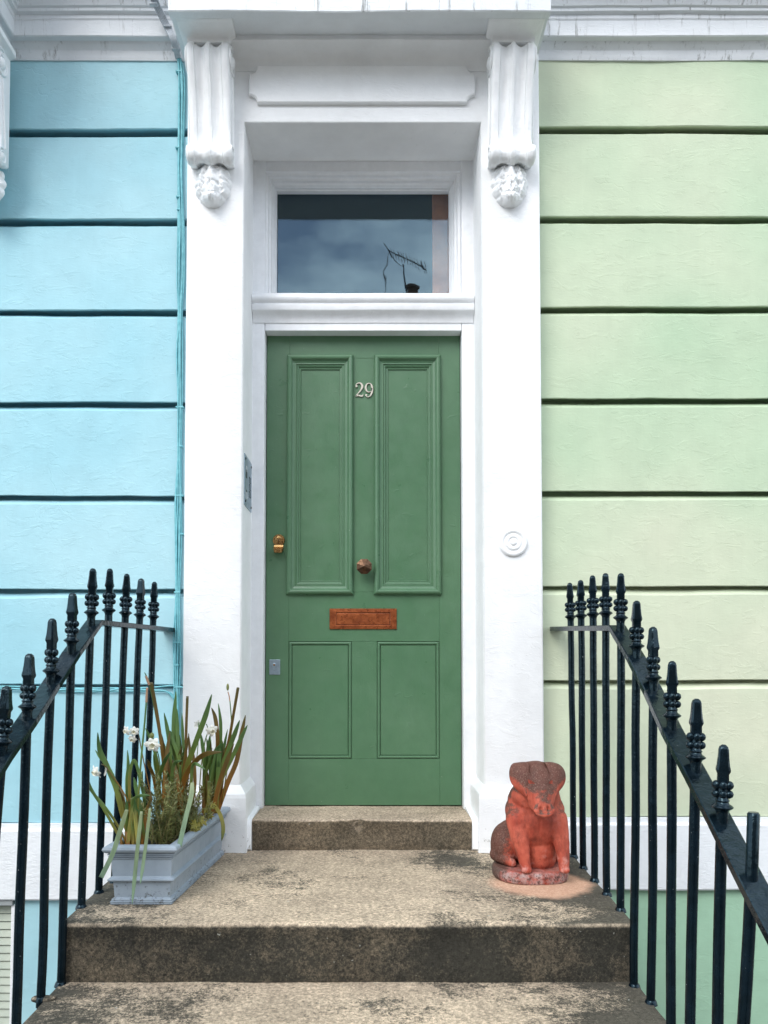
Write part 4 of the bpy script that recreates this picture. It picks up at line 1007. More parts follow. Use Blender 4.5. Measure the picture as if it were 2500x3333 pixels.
# middle clump
YB = 2.66
c2 = empty('daffodil_plant', px_pt(850, 1200, YB)); tag(c2, 'tall daffodil clump in the middle of the trough behind the rosemary', 'plant', 'daffodil clumps in the planter')
for pts, w, y0, y1, mt, kw in [
    ([(800, 1200), (800, 950), (775, 680), (735, 400), (692, 168)], 30, YB, 2.62, Bn, dict(cut=True)),
    ([(810, 1200), (790, 800), (740, 470), (685, 200), (640, 88)], 20, YB, 2.62, Gn, {}),
    ([(845, 1200), (850, 820), (825, 580), (792, 402)], 34, YB, 2.66, Gn, {}),
    ([(875, 1200), (868, 800), (868, 500), (884, 238)], 42, YB, 2.68, Gn, {}),
    ([(905, 1200), (905, 800), (895, 560), (892, 372)], 34, YB, 2.68, Gn, {}),
    ([(930, 1200), (915, 800), (860, 620), (838, 540)], 36, YB, 2.66, Gn, {}),
    ([(960, 1150), (960, 850), (938, 600), (930, 402)], 26, YB + .08, 2.76, Gn, {}),
    ([(955, 1150), (960, 850), (962, 560), (972, 275)], 24, YB + .05, 2.70, Bn, dict(cut=True)),
    ([(890, 1150), (960, 850), (1040, 620), (1110, 430), (1160, 260)], 48, YB, 2.58, Gn, {}),
    ([(900, 1150), (945, 930), (1015, 800), (1110, 722), (1242, 705)], 46, YB, 2.56, Bn, {}),
    ([(930, 1150), (975, 900), (990, 720), (980, 560)], 24, YB + .06, 2.74, Bn, {}),
    ([(750, 1150), (755, 920), (790, 790), (842, 703)], 34, YB, 2.58, Gn, {}),
    ([(760, 1100), (745, 820), (700, 640), (648, 520)], 28, YB, 2.62, Gn, {}),
    ([(740, 1080), (712, 900), (682, 820), (664, 762)], 30, YB, 2.60, Bn, {}),
    ([(860, 1150), (835, 900), (790, 700), (770, 560)], 34, YB, 2.64, Bn, {}),
    ([(780, 1150), (740, 900), (720, 740), (755, 640)], 30, YB, 2.64, Gn, {}),
    ([(1000, 1150), (1030, 950), (1020, 760), (1000, 700)], 30, YB + .04, 2.68, Bn, {}),
    ([(985, 1130), (1000, 950), (1020, 800), (1110, 840)], 30, YB - .05, 2.52, Gn, {}),
    ([(1010, 940), (1000, 1050), (962, 1200), (908, 1437)], 36, 2.47, 2.40, Pn, dict(cut=True)),
    ([(870, 1150), (850, 950), (870, 800), (930, 770)], 30, YB - .08, 2.50, Gn, {}),
    ([(790, 1100), (760, 800), (735, 680), (705, 590)], 11, YB, 2.55, Gn, dict(stem=True, name='stem')),
    ([(652, 120), (664, 155), (678, 190)], 20, 2.62, 2.62, PAPERY, dict(stem=True, name='dry_sheath'))]:
    blade(c2, pts, w, y0, y1, mt, **kw)
flower(c2, 705, 655, 2.53, 150, (.05, -1, -.15), 6, .15)
o = MB().ell(px_pt(698, 580, 2.545), (.0075, .0075, .0105)).build('bud', BUDG, c2, True)
# far clump
YC = 2.86
c3 = empty('daffodil_plant', px_pt(1160, 1180, YC)); tag(c3, 'far daffodil clump leaning right against the white pilaster', 'plant', 'daffodil clumps in the planter')
for pts, w, y0, y1, mt, kw in [
    ([(1170, 1170), (1230, 930), (1320, 740), (1385, 600), (1435, 497)], 40, YC, 2.80, Gn, {}),
    ([(1205, 1170), (1280, 950), (1350, 780), (1385, 590), (1420, 420)], 44, YC, 2.84, Bn, {}),
    ([(1140, 1170), (1200, 930), (1270, 740), (1335, 570), (1375, 460)], 42, YC, 2.78, Gn, {}),
    ([(1150, 1170), (1215, 900), (1290, 620), (1330, 400), (1363, 208)], 26, YC, 2.80, Bn, dict(cut=True)),
    ([(1185, 1170), (1200, 900), (1225, 660), (1228, 480), (1210, 330)], 30, YC, 2.84, Gn, {}),
    ([(1170, 1170), (1195, 850), (1205, 620), (1188, 450), (1158, 364)], 36, YC, 2.82, Bn, {}),
    ([(1110, 1150), (1105, 880), (1095, 700), (1072, 555)], 34, YC, 2.84, Gn, {}),
    ([(1130, 1170), (1150, 930), (1140, 720), (1120, 600)], 30, YC, 2.84, Gn, {}),
    ([(1215, 1150), (1235, 900), (1250, 700), (1282, 530)], 26, YC, 2.88, Gn, {}),
    ([(1160, 1150), (1190, 800), (1225, 640)], 26, YC, 2.82, Gn, {}),
    ([(1090, 1130), (1110, 900), (1170, 720), (1235, 640)], 24, YC, 2.80, Gn, {}),
    ([(1210, 1160), (1240, 900), (1240, 720), (1225, 560)], 34, YC, 2.86, Bn, {}),
    ([(1160, 1190), (1215, 960), (1260, 820), (1330, 640)], 40, YC - .05, 2.76, Bn, {}),
    ([(1130, 1190), (1135, 1080), (1140, 930)], 26, YC - .06, 2.78, Yn, dict(cut=True)),
    ([(1100, 1190), (1095, 1080), (1080, 960)], 24, YC - .06, 2.78, Bn, {}),
    ([(1175, 1110), (1225, 1190), (1248, 1290), (1236, 1390)], 30, 2.80, 2.80, Yn, {}),
    ([(1060, 1100), (1075, 850), (1105, 640), (1130, 540), (1118, 490)], 10, YC, 2.78, Gn, dict(stem=True, name='stem')),
    ([(1240, 1100), (1290, 750), (1312, 520), (1300, 312)], 11, YC, 2.82, Gn, dict(stem=True, name='stem')),
    ([(1300, 315), (1293, 270), (1284, 240)], 9, 2.82, 2.82, PAPERY, dict(stem=True, name='dry_sheath')),
    ([(1040, 1100), (1020, 900), (1050, 700), (1060, 470)], 9, YC, 2.90, Gn, dict(stem=True, name='stem'))]:
    blade(c3, pts, w, y0, y1, mt, **kw)
flower(c3, 1160, 545, 2.77, 120, (.45, -.8, -.3), 6, .4)
flower(c3, 1050, 490, 2.90, 80, (-.3, .9, .1), 5, .1)
MB().ell(px_pt(1283, 205, 2.82), (.005, .005, .013)).build('bud', BUDG, c3, True)

rf = random.Random(21)
for k in range(26):
    bx_, tx_ = rf.uniform(780, 960), 0; tx_ = bx_ + rf.uniform(-110, 110); ty = rf.uniform(520, 860)
    blade(c2, [(bx_, 1190), (bx_ + (tx_ - bx_) * .25, 1190 - (1190 - ty) * .4), (bx_ + (tx_ - bx_) * .6, 1190 - (1190 - ty) * .75), (tx_, ty)], rf.uniform(22, 36), YB + rf.uniform(-.05, .08), YB + rf.uniform(-.05, .12), rf.choice([Gn, Gn, Bn]))
for k in range(18):
    bx_ = rf.uniform(1090, 1200); tx_ = bx_ + rf.uniform(-40, 150); ty = rf.uniform(560, 860)
    blade(c3, [(bx_, 1180), (bx_ + (tx_ - bx_) * .25, 1180 - (1180 - ty) * .4), (bx_ + (tx_ - bx_) * .6, 1180 - (1180 - ty) * .75), (tx_, ty)], rf.uniform(22, 38), YC + rf.uniform(-.04, .05), YC + rf.uniform(-.06, .06), rf.choice([Gn, Gn, Bn]))
for k in range(14):
    bx_ = rf.uniform(490, 660); tx_ = bx_ + rf.uniform(-90, 90); ty = rf.uniform(900, 1150)
    blade(c1, [(bx_, 1430), (bx_ + (tx_ - bx_) * .25, 1430 - (1430 - ty) * .4), (bx_ + (tx_ - bx_) * .6, 1430 - (1430 - ty) * .75), (tx_, ty)], rf.uniform(24, 38), YA + rf.uniform(-.02, .06), YA + rf.uniform(-.03, .08), rf.choice([Gn, Yn, Bn]))
# rosemary: stems with whorled needles
ro = empty('rosemary_bush', px_pt(840, 1400, 2.5)); tag(ro, 'bushy green rosemary filling the middle of the trough', 'plant')
sm = MB(); nd = MB(); rnd = random.Random(3)
for i in range(84):
    t = rnd.random(); by = 2.43 + .30 * t; bxp = 740 + 330 * t + rnd.uniform(-60, 60)
    yy = 1410 - 200 * t
    base = px_pt(bxp, yy, by); base.z = zp_(.86)
    tgt = px_pt(bxp + rnd.gauss(0, 80) - 10, 1200 - rnd.random() ** 1.3 * 360 + 40 * abs(rnd.gauss(0, 1)), by + rnd.uniform(-.05, .03))
    n_ = 12; pts = []
    bend = Vector((rnd.uniform(-.02, .02), rnd.uniform(-.02, .02), 0))
    for k in range(n_):
        s_ = k / (n_ - 1); pts.append(base.lerp(tgt, s_) + bend * math.sin(s_ * math.pi))
    sm.tube(pts, [.0014 * (1 - .5 * k / n_) for k in range(n_)], 5)
    L = (tgt - base).length; cnt = int(L / .0030)
    for k in range(cnt):
        s_ = .08 + .92 * (k + rnd.random()) / cnt; f = s_ * (n_ - 1); a = min(n_ - 2, int(f)); p = pts[a].lerp(pts[a + 1], f - a)
        ax = (pts[a + 1] - pts[a]).normalized(); th = rnd.random() * 6.283
        s1 = ax.cross(Vector((1, .3, .1))).normalized(); s2 = ax.cross(s1)
        out = (s1 * math.cos(th) + s2 * math.sin(th)) * rnd.uniform(.7, 1.1) + ax * rnd.uniform(.35, 1.1)
        out.normalize(); ln = rnd.uniform(.018, .032) * (1 - .35 * s_); wd = rnd.uniform(.0016, .0028)
        sd_ = out.cross(ax).normalized() * wd; nn = out.cross(sd_).normalized() * wd * .5
        m_ = p + out * ln * .5 + Vector((0, 0, -.0008)); e_ = p + out * ln + Vector((0, 0, rnd.uniform(-.003, .002)))
        nd.add([p - sd_ * .5, p + sd_ * .5, m_ + sd_ + nn, m_ - sd_ + nn, e_], [(0, 1, 2, 3), (3, 2, 4)])
sm.build('stem', ROSE_STEM, ro, True)
me = bpy.data.meshes.new('needle'); me.from_pydata(nd.v, [], nd.f)
o = link('needle', me, ROSEMARY, ro); o['kind'] = 'stuff'
# ivy trailing at the trough edge
iv = empty('ivy', px_pt(1100, 1260, 2.62)); tag(iv, 'yellow green ivy leaves spilling over the inner trough edge', 'plant')
for i in range(22):
    t = rnd.random(); x = 1015 + 150 * t + rnd.uniform(-15, 15); y = 1335 - 165 * t + rnd.uniform(-75, 10); Yv = 2.56 + .22 * t
    c = px_pt(x, y, Yv); r = rnd.uniform(.013, .021); th = rnd.uniform(-1, 1)
    n_ = Vector((rnd.uniform(-.2, .7), -1, rnd.uniform(.2, 1.0))).normalized(); a = n_.cross(Vector((0, 0, 1))).normalized(); b = a.cross(n_)
    vs = [c + n_ * .003]; 
    for k in range(15):
        ang = th + 2 * math.pi * k / 15; rr = r * (.68 + .36 * math.cos(ang * 5 - th * 5)) ; vs.append(c + (a * math.cos(ang) + b * math.sin(ang)) * rr + n_ * -.003 * abs(math.cos(ang * 2.5)))
    mb = MB(); mb.add(vs, [(0, 1 + k, 1 + (k + 1) % 15) for k in range(15)]); mb.build('leaf', IVYL, iv, False)

# ------------------------------------------------------------------ railings
def finial_mesh():
    H = .170; mb = MB()
    mb.lathe([(.0124, -.006), (.0122, .018), (.0125, .024), (.0150, .029), (.0215, .0335), (.0222, .0360), (.0180, .0395), (.0140, .042), (.0125, .046), (.0145, .0495), (.0120, .053), (.0105, .058), (.0100, .096)], (0, 0, 0), 'Z', 18)
    for sx in (-1, 1):
        mb.ell((sx * .0118, 0, .0630), (.0098, .0098, .0094), 14, 9)
        mb.ell((sx * .0116, 0, .0820), (.0100, .0098, .0102), 14, 9)
        mb.ell((0, sx * .0080, .0630), (.0085, .0070, .0090), 12, 8); mb.ell((0, sx * .0080, .0820), (.0085, .0070, .0098), 12, 8)
    # square spear
    lv = [(.0100, .088), (.0112, .094), (.0110, .106), (.0138, .1125), (.0140, .116), (.0122, .126), (.0108, .140), (.0100, .152), (.0097, .159), (.0078, .1655), (.0035, .1695)]
    vs = []
    for (h, z_) in lv:
        c = h * .30
        for (sx, sy) in ((1, 1), (-1, 1), (-1, -1), (1, -1)):
            if sx * sy > 0: vs += [(sx * h, sy * (h - c), z_), (sx * (h - c), sy * h, z_)]
            else: vs += [(sx * (h - c), sy * h, z_), (sx * h, sy * (h - c), z_)]
    fs = [(i * 8 + k, i * 8 + (k + 1) % 8, (i + 1) * 8 + (k + 1) % 8, (i + 1) * 8 + k) for i in range(len(lv) - 1) for k in range(8)] + [tuple(range(8))[::-1], tuple((len(lv) - 1) * 8 + k for k in range(8))]
    mb.add(vs, fs)
    me = mb.mesh('finial'); me.materials.append(IRON)
    for p in me.polygons: p.use_smooth = True
    me.set_sharp_from_angle(angle=R(38)); return me
FIN = finial_mesh()
def step_z(Y):
    zt_ = ZL
    for i, y in enumerate(YS):
        if Y < y: zt_ = ZL - RISE * (i + 1)
    return zt_
def railing(root, bars, plate_end, corner, rail_end_Y, side):
    """bars: list of (Y, x_top, z_rail, x_base, z_tip or None); all already in metres"""
    for i, (Y, xt, zr, xb, tip) in enumerate(bars):
        zb = max(step_z(Y), 0) - .02
        mb = MB(); n_ = 9; pts = []
        for k in range(n_ + 1):
            t = k / n_; z_ = zb + (zr - zb) * t
            pts.append((xb + (xt - xb) * t + .0030 * mnoise.noise(Vector((i * 3.1, t * 3, side))), Y + .0030 * mnoise.noise(Vector((i * 5.1, t * 3, side + 4))), z_))
        if tip is None: pts += [(xt + (xt - xb) * .1, Y, zr + .13), (xt + (xt - xb) * .1, Y, zr + .134)]
        mb.tube(pts, [.0118] * (len(pts) - 1) + [.0118 if tip else .009], 14)
        mb.lathe([(.0175, .0), (.0155, .008), (.0125, .013)], (xb, Y, step_z(Y) - .004), 'Z', 12)
        b_ = mb.build('baluster', IRON, root, True, 50)
        if tip:
            f = bpy.data.objects.new('finial', FIN); COL.objects.link(f); f.parent = b_
            f.location = (xt, Y, zr + .004); f.scale = (1, 1, (tip - zr) / .170)
            lean = (xt - xb) / (zr - zb); f.rotation_euler = (random.uniform(-.03, .03), lean + random.uniform(-.01, .01), random.uniform(-.35, .35))
    # top rail: level plate to the wall, then the raking flat bar
    mb = MB(); hw = .0255; th = .0088
    xc, yc, zc_ = corner
    pts = [(plate_end[0], plate_end[1], plate_end[2]), (xc, yc, zc_)]
    path = [Vector(plate_end), Vector(corner)] + [Vector((xt, Y, zr)) for (Y, xt, zr, xb, tip) in bars if Y < yc - .05]
    last, prev = path[-1], path[-2]; sl = (last - prev).normalized()
    while path[-1].y > rail_end_Y: path.append(path[-1] + sl * .13)
    full = []
    for i in range(len(path) - 1):
        for k in range(4): full.append(path[i].lerp(path[i + 1], k / 4))
    full.append(path[-1]); vs = []
    for i, p in enumerate(full):
        a = full[max(0, i - 1)]; b = full[min(len(full) - 1, i + 1)]; d = (b - a).normalized()
        s_ = Vector((1, 0, 0)); up = s_.cross(d); up = -up if up.z < 0 else up
        j = mnoise.noise(p * 9) * .0008
        for (sx, su) in ((-1, -1), (-.88, -1), (.88, -1), (1, -.8), (1, .8), (.90, 1), (-.90, 1), (-1, .8)):
            vs.append(p + s_ * hw * sx + up * (th * su + j))
    m = 8; fs = [(i * m + k, i * m + (k + 1) % m, (i + 1) * m + (k + 1) % m, (i + 1) * m + k) for i in range(len(full) - 1) for k in range(m)]
    fs += [tuple(range(m))[::-1], tuple((len(full) - 1) * m + k for k in range(m))]
    mb.add(vs, fs); mb.build('top_rail', IRON, root, False)
def zr_at(v, Y): return Z(v, Y)
rr = empty('iron_railing', (.74, 2.2, 0)); tag(rr, 'black iron stair railing with spear finials right of the steps', 'railing', 'railings up the steps')
def mk(u_t, v_r, v_tip, base=None, Y=None, u_b=None, v_b=None):
    if base: g = G(base[0], base[1], base[2]); Y = g.y; xb = g.x
    else: xb = X(u_b, v_b, Y)
    t = P(u_t, v_r, Y); tip = Z(v_tip, Y) if v_tip else None
    zb = max(step_z(Y), 0)
    if not base:                                           # extend the seen lean down to the tread
        q = P(u_b, v_b, Y); k_ = (t.x - q.x) / (t.z - q.z); xb = t.x + k_ * (zb - t.z)
    return (Y, t.x, t.z, xb, tip)
rb = [mk(1858, 2040, 1900, (1868, 2789, ZL)), mk(1892, 2038, 1891, (1898, 2825, ZL)), mk(1931, 2036, 1876, (1935, 2866, ZL)), mk(1972, 2034, 1869, (1975, 2912, ZL)),
      mk(2020, 2053, 1870, (2020, 2963, ZL)), mk(2072, 2146, 1959, (2065, 3211, Z2)), mk(2127, 2254, 2044, (2119, 3264, Z2)),
      mk(2187, 2381, 2156, None, 1.90, 2184, 3150), mk(2264, 2521, 2279, None, 1.765, 2250, 3150), mk(2350, 2685, 2428, None, 1.628, 2338, 3150), mk(2446, 2871, None, None, 1.50, 2420, 3320)]
last = rb[-1]
for k in (1, 2, 3): rb.append((last[0] - .13 * k, last[1], last[2] - .084 * k, last[3], None if k == 3 else last[2] - .084 * k + .17))
cr_ = Vector((rb[4][1], rb[4][0] + .03, rb[4][2] + .010))
railing(rr, rb, (X(1812, 2046, 3.11), 3.12, Z(2046, 3.11)), cr_, 1.05, 0)
lr = empty('iron_railing', (-.88, 2.2, 0)); tag(lr, 'black iron stair railing with spear finials left of the steps behind the planter', 'railing', 'railings up the steps')
lbars = [mk(498, 2040, 1897, None, 2.93, 480, 2560), mk(454, 2036, 1886, None, 2.78, 438, 2466), mk(407, 2032, 1871, None, 2.63, 385, 2560), mk(353, 2026, 1854, (322, 2905, ZL)),
         mk(296, 2036, 1854, (264, 2953, ZL)), mk(232, 2130, 1934, (197, 3205, Z2)), mk(165, 2233, 2017, (133, 3252, Z2)),
         mk(87, 2351, 2132, None, 1.93, 62, 3100), mk(4, 2466, 2237, None, 1.80, -15, 2700)]
last = lbars[-1]
for k in (1, 2, 3, 4): lbars.append((last[0] - .13 * k, last[1], last[2] - .084 * k, last[3], last[2] - .084 * k + .17))
cl_ = Vector((lbars[4][1], lbars[4][0] + .03, lbars[4][2] + .010))
railing(lr, lbars, (X(548, 2050, 3.11), 3.12, Z(2050, 3.11)), cl_, 1.05, 1)
# mortar lump at a left baluster's foot
g = G(140, 3256, Z2)
mb = MB()
for k in range(6): mb.ell((g.x + random.uniform(-.025, .025), g.y + random.uniform(-.012, .012), Z2 + .002), (.013, .012, .008), 10, 6)
tag(mb.build('mortar_lump', STONE, None, True), 'crumbled mortar lump at the foot of a left baluster', 'mortar')

# ------------------------------------------------------------------ cables
cb = empty('cable_bundle', (XS0 - .03, Y_WALL, ZL)); tag(cb, 'bundle of thin painted cables clipped down the blue wall beside the white pilaster', 'cables')
rnd = random.Random(11)
vk = [190, 260, 420, 560, 720, 900, 1010, 1150, 1330, 1480, 1620, 1760, 1930, 2080, 2165, 2300, 2450, 2680]
uc_ = [583, 589, 590, 586, 588, 588, 587, 585, 586, 583, 582, 580, 579, 577, 576, 574, 574, 572]
for k in range(8):
    pts = []; off = (k - 3.5) * 2.6
    for i, (v, u) in enumerate(zip(vk, uc_)):
        sp = .75 if i % 3 == 0 else 1.6; pts.append(tuple(P(u + off * (.55 if i < 1 else sp * .62) + rnd.uniform(-3, 3) * (1 if i else .2), v, Y_WALL - .006 - .004 * (k % 3) - rnd.random() * .003)))
    mb = MB(); mb.tube(catmull(pts, 5), .0030 + .0006 * (k % 2), 6); mb.build('cable', CABLE_BLUE, cb, True)
for k in range(5):
    a = P(580 + (k - 2) * 3, 192, Y_WALL - .012); b = P(565 + (k - 2) * 4, 130, Y_WALL - .062 - .012); b2 = P(541 + (k - 2) * 5, 80, Y_WALL - .075); c = P(505 + (k - 2) * 5, 6, Y_WALL - .115); d = P(488 + (k - 2) * 5, -45, Y_WALL - .19)
    mb = MB(); mb.tube(catmull([tuple(a), tuple(b), tuple(b2), tuple(c), tuple(d)], 6), .0036, 6); mb.build('cable', CABLE_GREY, cb, True)
for (u, v, w) in ((583, 232, 22), (578, 480, 14), (581, 640, 16), (582, 682, 12), (585, 1325, 26), (588, 1452, 10), (585, 1613, 22), (592, 1738, 12), (576, 1928, 18), (577, 2092, 22), (576, 2165, 16), (583, 2236, 26)):
    c = P(u, v, Y_WALL - .014); hw = w * .5 * 3.12 / 2500
    MB().box((c.x - hw, c.y - .005, c.z - .0035), (c.x + hw, Y_WALL + .001, c.z + .0035), .0015).build('clip', CABLE_BLUE, cb)
for (u, v) in ((499, 12), (545, 85), (572, 158)):
    Yc = Y_WALL - (.125 if v < 50 else .080 if v < 120 else .05); c = P(u, v, Yc)
    MB().box((c.x - .016, c.y - .005, c.z - .004), (c.x + .016, c.y + .012, c.z + .004), .0015).build('clip', CABLE_GREY, cb)
hc = empty('wall_cable', (-1.2, Y_WALL, ZL)); tag(hc, 'blue painted wires running level across the blue wall behind the left railing', 'cables')
for k, (pts) in enumerate((((-300, 2236), (0, 2234), (110, 2236), (200, 2240), (330, 2240), (480, 2238), (560, 2232), (588, 2238)),
                           ((-300, 2246), (0, 2244), (115, 2242), (230, 2251), (380, 2250), (500, 2250), (556, 2256), (570, 2290)),
                           ((-300, 2240), (0, 2240), (120, 2247), (260, 2244), (350, 2248), (400, 2240), (480, 2246), (540, 2250), (566, 2275)))):
    mb = MB(); mb.tube(catmull([tuple(P(u, v, Y_WALL - .004 - .003 * k)) for u, v in pts], 6), .0036, 6); mb.build('wire', CABLE_BLUE, hc, True)

# ------------------------------------------------------------------ terracotta pig
pg = empty('pig_statue', (PIGC.x, PIGC.y, ZL)); tag(pg, 'seated terracotta pig statue with floppy ears on the right of the landing', 'statue')
def capsule(mb, pts, rs, n=14):
    pts = [Vector(p) for p in pts]
    for i in range(len(pts) - 1):
        N = 7
        for k in range(N + (i == len(pts) - 2)):
            t = k / N; r = rs[i] + (rs[i + 1] - rs[i]) * t; mb.ell(pts[i].lerp(pts[i + 1], t), (r, r, r), 14, 9)
mb = MB()
B0 = .040
mb.ell((.004, .000, .205), (.102, .080, .110), 32, 20)
mb.ell((.002, .008, .262), (.092, .070, .080), 32, 20)
mb.ell((.004, .012, .230), (.103, .078, .075), 32, 20)
mb.ell((.006, .030, .135), (.092, .082, .105), 32, 20)
mb.ell((-.03, .090, .110), (.105, .080, .078), 32, 20)
mb.ell((-.092, .062, .098), (.050, .070, .070), 24, 16)
mb.ell((.075, .085, .085), (.045, .065, .06), 24, 16)
mb.ell((.012, -.005, .110), (.062, .048, .085), 24, 16)
mb.ell((.014, -.002, .065), (.058, .046, .045), 24, 16)
capsule(mb, [(-.120, .050, .070), (-.100, .010, .062), (-.078, -.012, .054)], [.028, .020, .014])
capsule(mb, [(-.062, -.030, .205), (-.060, -.052, .150), (-.052, -.066, .100), (-.045, -.074, .056)], [.042, .032, .023, .0185])
capsule(mb, [(.068, -.030, .205), (.078, -.050, .150), (.083, -.064, .100), (.083, -.074, .056)], [.040, .030, .022, .0180])
mb.ell((-.045, -.082, .048), (.019, .017, .012)); mb.ell((.083, -.082, .048), (.018, .017, .012))
mb.ell((.0, -.022, .288), (.082, .066, .066), 28, 18)
mb.ell((.0, -.030, .345), (.070, .070, .054), 28, 18)
mb.ell((.0, -.020, .368), (.064, .052, .036), 24, 14)
capsule(mb, [(.0, -.060, .335), (.001, -.090, .302), (.002, -.116, .272)], [.060, .052, .037])
mb.ell((.0, -.082, .282), (.040, .040, .030), 22, 14)
rotS = Matrix.Rotation(R(-24), 3, 'X')
mb.ell((.002, -.148, .260), (.036, .009, .026), 32, 18, rotS)
tmp = bpy.data.objects.new('tmp_pig', mb.mesh('pig_body')); COL.objects.link(tmp)
rm = tmp.modifiers.new('r', 'REMESH'); rm.mode = 'VOXEL'; rm.voxel_size = .0023; rm.use_smooth_shade = True
smo = tmp.modifiers.new('s', 'SMOOTH'); smo.factor = .7; smo.iterations = 14
dg = bpy.context.evaluated_depsgraph_get(); ev = tmp.evaluated_get(dg); pme = bpy.data.meshes.new_from_object(ev)
bpy.data.objects.remove(tmp)
def gs(v, c, r): return math.exp(-((v.x - c[0]) / r[0]) ** 2 - ((v.y - c[1]) / r[1]) ** 2 - ((v.z - c[2]) / r[2]) ** 2)
pme.update(); nrm = [v.normal.copy() for v in pme.vertices]
for v, n_ in zip(pme.vertices, nrm):
    p = v.co.copy(); d = 0; pit = 0
    for sx in (-1, 1):
        pit += .013 * gs(p, (.002 + sx * .0125, -.157, .262), (.0060, .03, .0085))
        d -= .009 * gs(p, (sx * .033, -.100, .338), (.010, .03, .008))                     # eye hollows
        d += .004 * gs(p, (sx * .033, -.100, .338), (.004, .03, .003))
        d -= .004 * gs(p, (sx * .034, -.075, .372), (.004, .05, .012))
    if p.y < -.05:
        d -= .0022 * math.exp(-((p.z - (.252 - .10 * (p.y + .13) * -1 * 0)) / .0032) ** 2) * max(0, min(1, (-p.y - .085) / .02)) * math.exp(-(p.x / .034) ** 2)   # mouth
    d += .0022 * math.sin((p.z * 95 + abs(p.x) * 60)) * gs(p, (0, -.08, .235), (.075, .06, .032))  # jowl folds
    d -= .006 * gs(p, (.003, -.10, .205), (.006, .05, .05))                                 # breast crease
    for sx, lx_ in ((-1, -.045), (1, .083)):
        d -= .003 * gs(p, (lx_, -.10, .052), (.0022, .02, .012))                            # cloven feet
    d += .0012 * mnoise.noise(p * 60)
    v.co = p + n_ * d
    v.co.y += pit
for p in pme.polygons: p.use_smooth = True
pme.name = 'pig_body'
def pput(me, nm, mat=TERRA):
    if not me.materials: me.materials.append(mat)
    else: me.materials[0] = mat
    o = bpy.data.objects.new(nm, me); COL.objects.link(o); o.parent = pg; return o
pput(pme, 'body')
# ears: thick drooping flaps
for sg in (-1, 1):
    rows = [(.396, .028, .050, -.022), (.404, .026, .068, -.038), (.400, .026, .085, -.062), (.384, .030, .096, -.082), (.362, .032, .098, -.091), (.342, .034, .093, -.098), (.325, .037, .080, -.103), (.310, .042, .063, -.107), (.297, .0475, .0500, -.110)]
    front = []; back = []; NC = 8
    for (z_, a, b, y) in rows:
        for k in range(NC + 1):
            s_ = k / NC; x = a + (b - a) * s_; cv = math.sin(math.pi * s_); yy = y + .030 * (s_ ** 2.2) - .007 * cv
            zz_ = z_ - .006 * s_ + (.004 * cv if z_ > .38 else 0)
            front.append((sg * x, yy, zz_)); back.append((sg * (a + (b - a) * (.5 + (s_ - .5) * .93)), yy + .011, zz_ - .002))
    m = NC + 1; n_ = len(rows); nf = len(front)
    fs = [(i * m + k, i * m + k + 1, (i + 1) * m + k + 1, (i + 1) * m + k) for i in range(n_ - 1) for k in range(NC)]
    fs += [(nf + i * m + k, nf + (i + 1) * m + k, nf + (i + 1) * m + k + 1, nf + i * m + k + 1) for i in range(n_ - 1) for k in range(NC)]
    bd = [k for k in range(m)] + [i * m + NC for i in range(1, n_)] + [(n_ - 1) * m + k for k in range(NC - 1, -1, -1)] + [i * m for i in range(n_ - 2, 0, -1)]
    for i in range(len(bd)): a, b = bd[i], bd[(i + 1) % len(bd)]; fs.append((a, b, nf + b, nf + a))
    mb = MB(); mb.add(front + back, fs); me = mb.mesh('ear')
    for p in me.polygons: p.use_smooth = True
    o = pput(me, 'ear'); ss = o.modifiers.new('s', 'SUBSURF'); ss.levels = 2; ss.render_levels = 2
# oval foot plate, cut off flat at the right
mb = MB(); K = 56; vs = []
lv = [(.0, .965), (.004, .99), (.012, 1.0), (.026, 1.0), (.034, .985), (.040, .955), (.0405, .90)]
for (h, sc_) in lv:
    for k in range(K):
        a = 2 * math.pi * k / K; x = -.012 + .128 * math.copysign(abs(math.cos(a)) ** .85, math.cos(a)); y = .022 + .118 * math.copysign(abs(math.sin(a)) ** .85, math.sin(a))
        y += .10 * max(0, -(x)) * .4
        x = min(x, .118)
        w_n = 1 + .014 * mnoise.noise(Vector((x * 20, y * 20, h * 30)))
        vs.append((x * sc_ * w_n, .02 + (y - .02) * sc_ * w_n, h))
n_ = len(lv); fs = [(i * K + k, i * K + (k + 1) % K, (i + 1) * K + (k + 1) % K, (i + 1) * K + k) for i in range(n_ - 1) for k in range(K)] + [tuple((n_ - 1) * K + k for k in range(K)), tuple(range(K))[::-1]]
mb.add(vs, fs); me = mb.mesh('base_plate')
for p in me.polygons: p.use_smooth = True
me.set_sharp_from_angle(angle=R(60)); pput(me, 'base_plate')

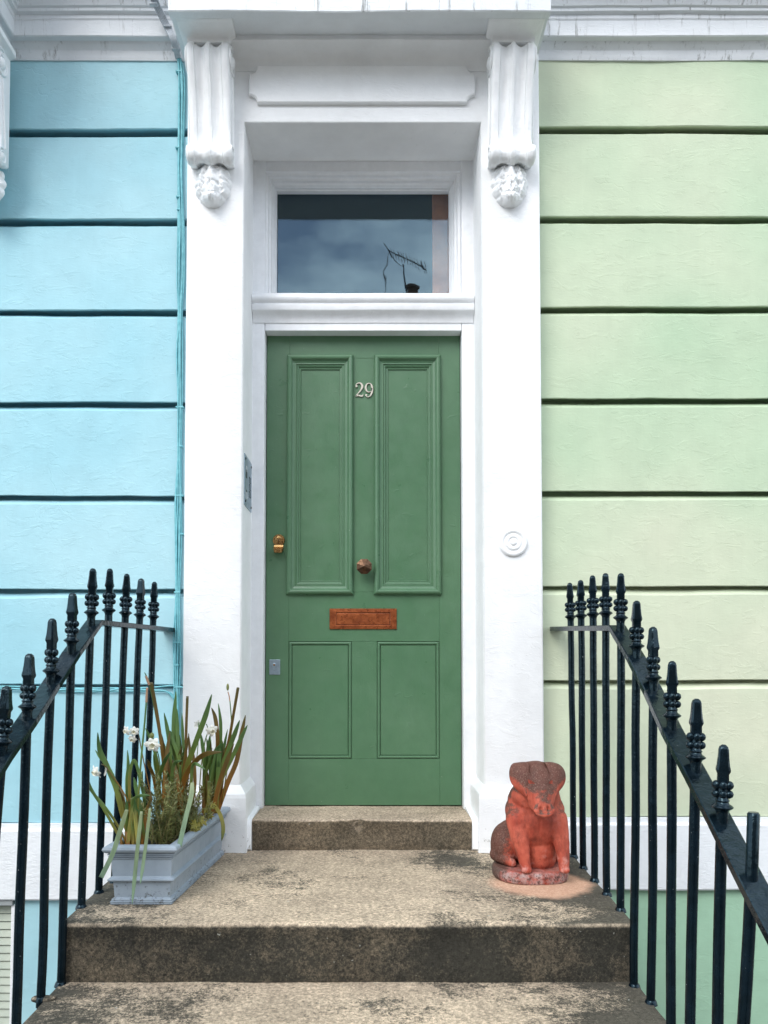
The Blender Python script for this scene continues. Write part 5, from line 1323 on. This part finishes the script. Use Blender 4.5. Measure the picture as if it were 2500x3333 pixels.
# ------------------------------------------------------------------ roof things mirrored in the fanlight: chimney and aerial
def mirror_pt(u, v, Yplane):
    """world point at depth Yplane (behind the lens) whose mirror image in the pane shows at (u, v)"""
    d = ray(u, v); t = YG / d.y; hit = Vector((0, 0, EYE)) + d * t; r = Vector((d.x, -d.y, d.z)); s_ = (Yplane - YG) / r.y
    return hit + r * s_
YO = -13.0
cpt = mirror_pt(1343, 925, YO)
ch = MB(); ch.box((cpt.x - .55, YO - .5, HOPP + .0), (cpt.x + .55, YO + .5, cpt.z - .95), .01); che = empty('chimney', (cpt.x, YO, HOPP)); che.parent = opp; che.location = Vector((cpt.x, YO, HOPP)) - opp.location
co = bpy.data.objects.new('stack', ch.mesh('stack')); co.data.materials.append(BRICKY); co.data.transform(Matrix.Translation(-Vector((cpt.x, YO, HOPP)))); COL.objects.link(co); co.parent = che
ch = MB(); ch.lathe([(.16, 0), (.14, .82), (.19, .84), (.19, .92), (.12, .94)], (0, 0, cpt.z - .96 - HOPP), 'Z', 14)
co = bpy.data.objects.new('chimney_pot', ch.mesh('chimney_pot')); co.data.materials.append(CLAYPOT); COL.objects.link(co); co.parent = che
ae = empty('tv_aerial', mirror_pt(1320, 960, YO)); tag(ae, 'television aerial on a bent pole on the opposite roof', 'aerial')
M = lambda u, v: mirror_pt(u, v, YO + .3)
b0 = M(1319, 1000); b1 = M(1317, 900); b2 = M(1312, 860)
MB().tube([b0, M(1322, 950), b1, b2], .022, 8).build('mast', ALU, ae)
t0, t1 = M(1262, 815), M(1385, 872)
MB().tube([t0, t1], .014, 6).tube([M(1262, 815), M(1300, 868), M(1318, 868)], .010, 6).build('boom', ALU, ae)
for k in range(12):
    q = t0.lerp(t1, .12 + .88 * k / 11); MB().tube([q + Vector((-.03, 0, .13)), q + Vector((.03, 0, -.13))], .008, 5).build('element', ALU, ae)
MB().tube([t0 + Vector((-.1, 0, .16)), t0 + Vector((.08, 0, -.18))], .016, 6).build('reflector', ALU, ae)
MB().tube([M(1262, 815), M(1254, 880), M(1256, 960)], .008, 5).build('lead', ALU, ae)
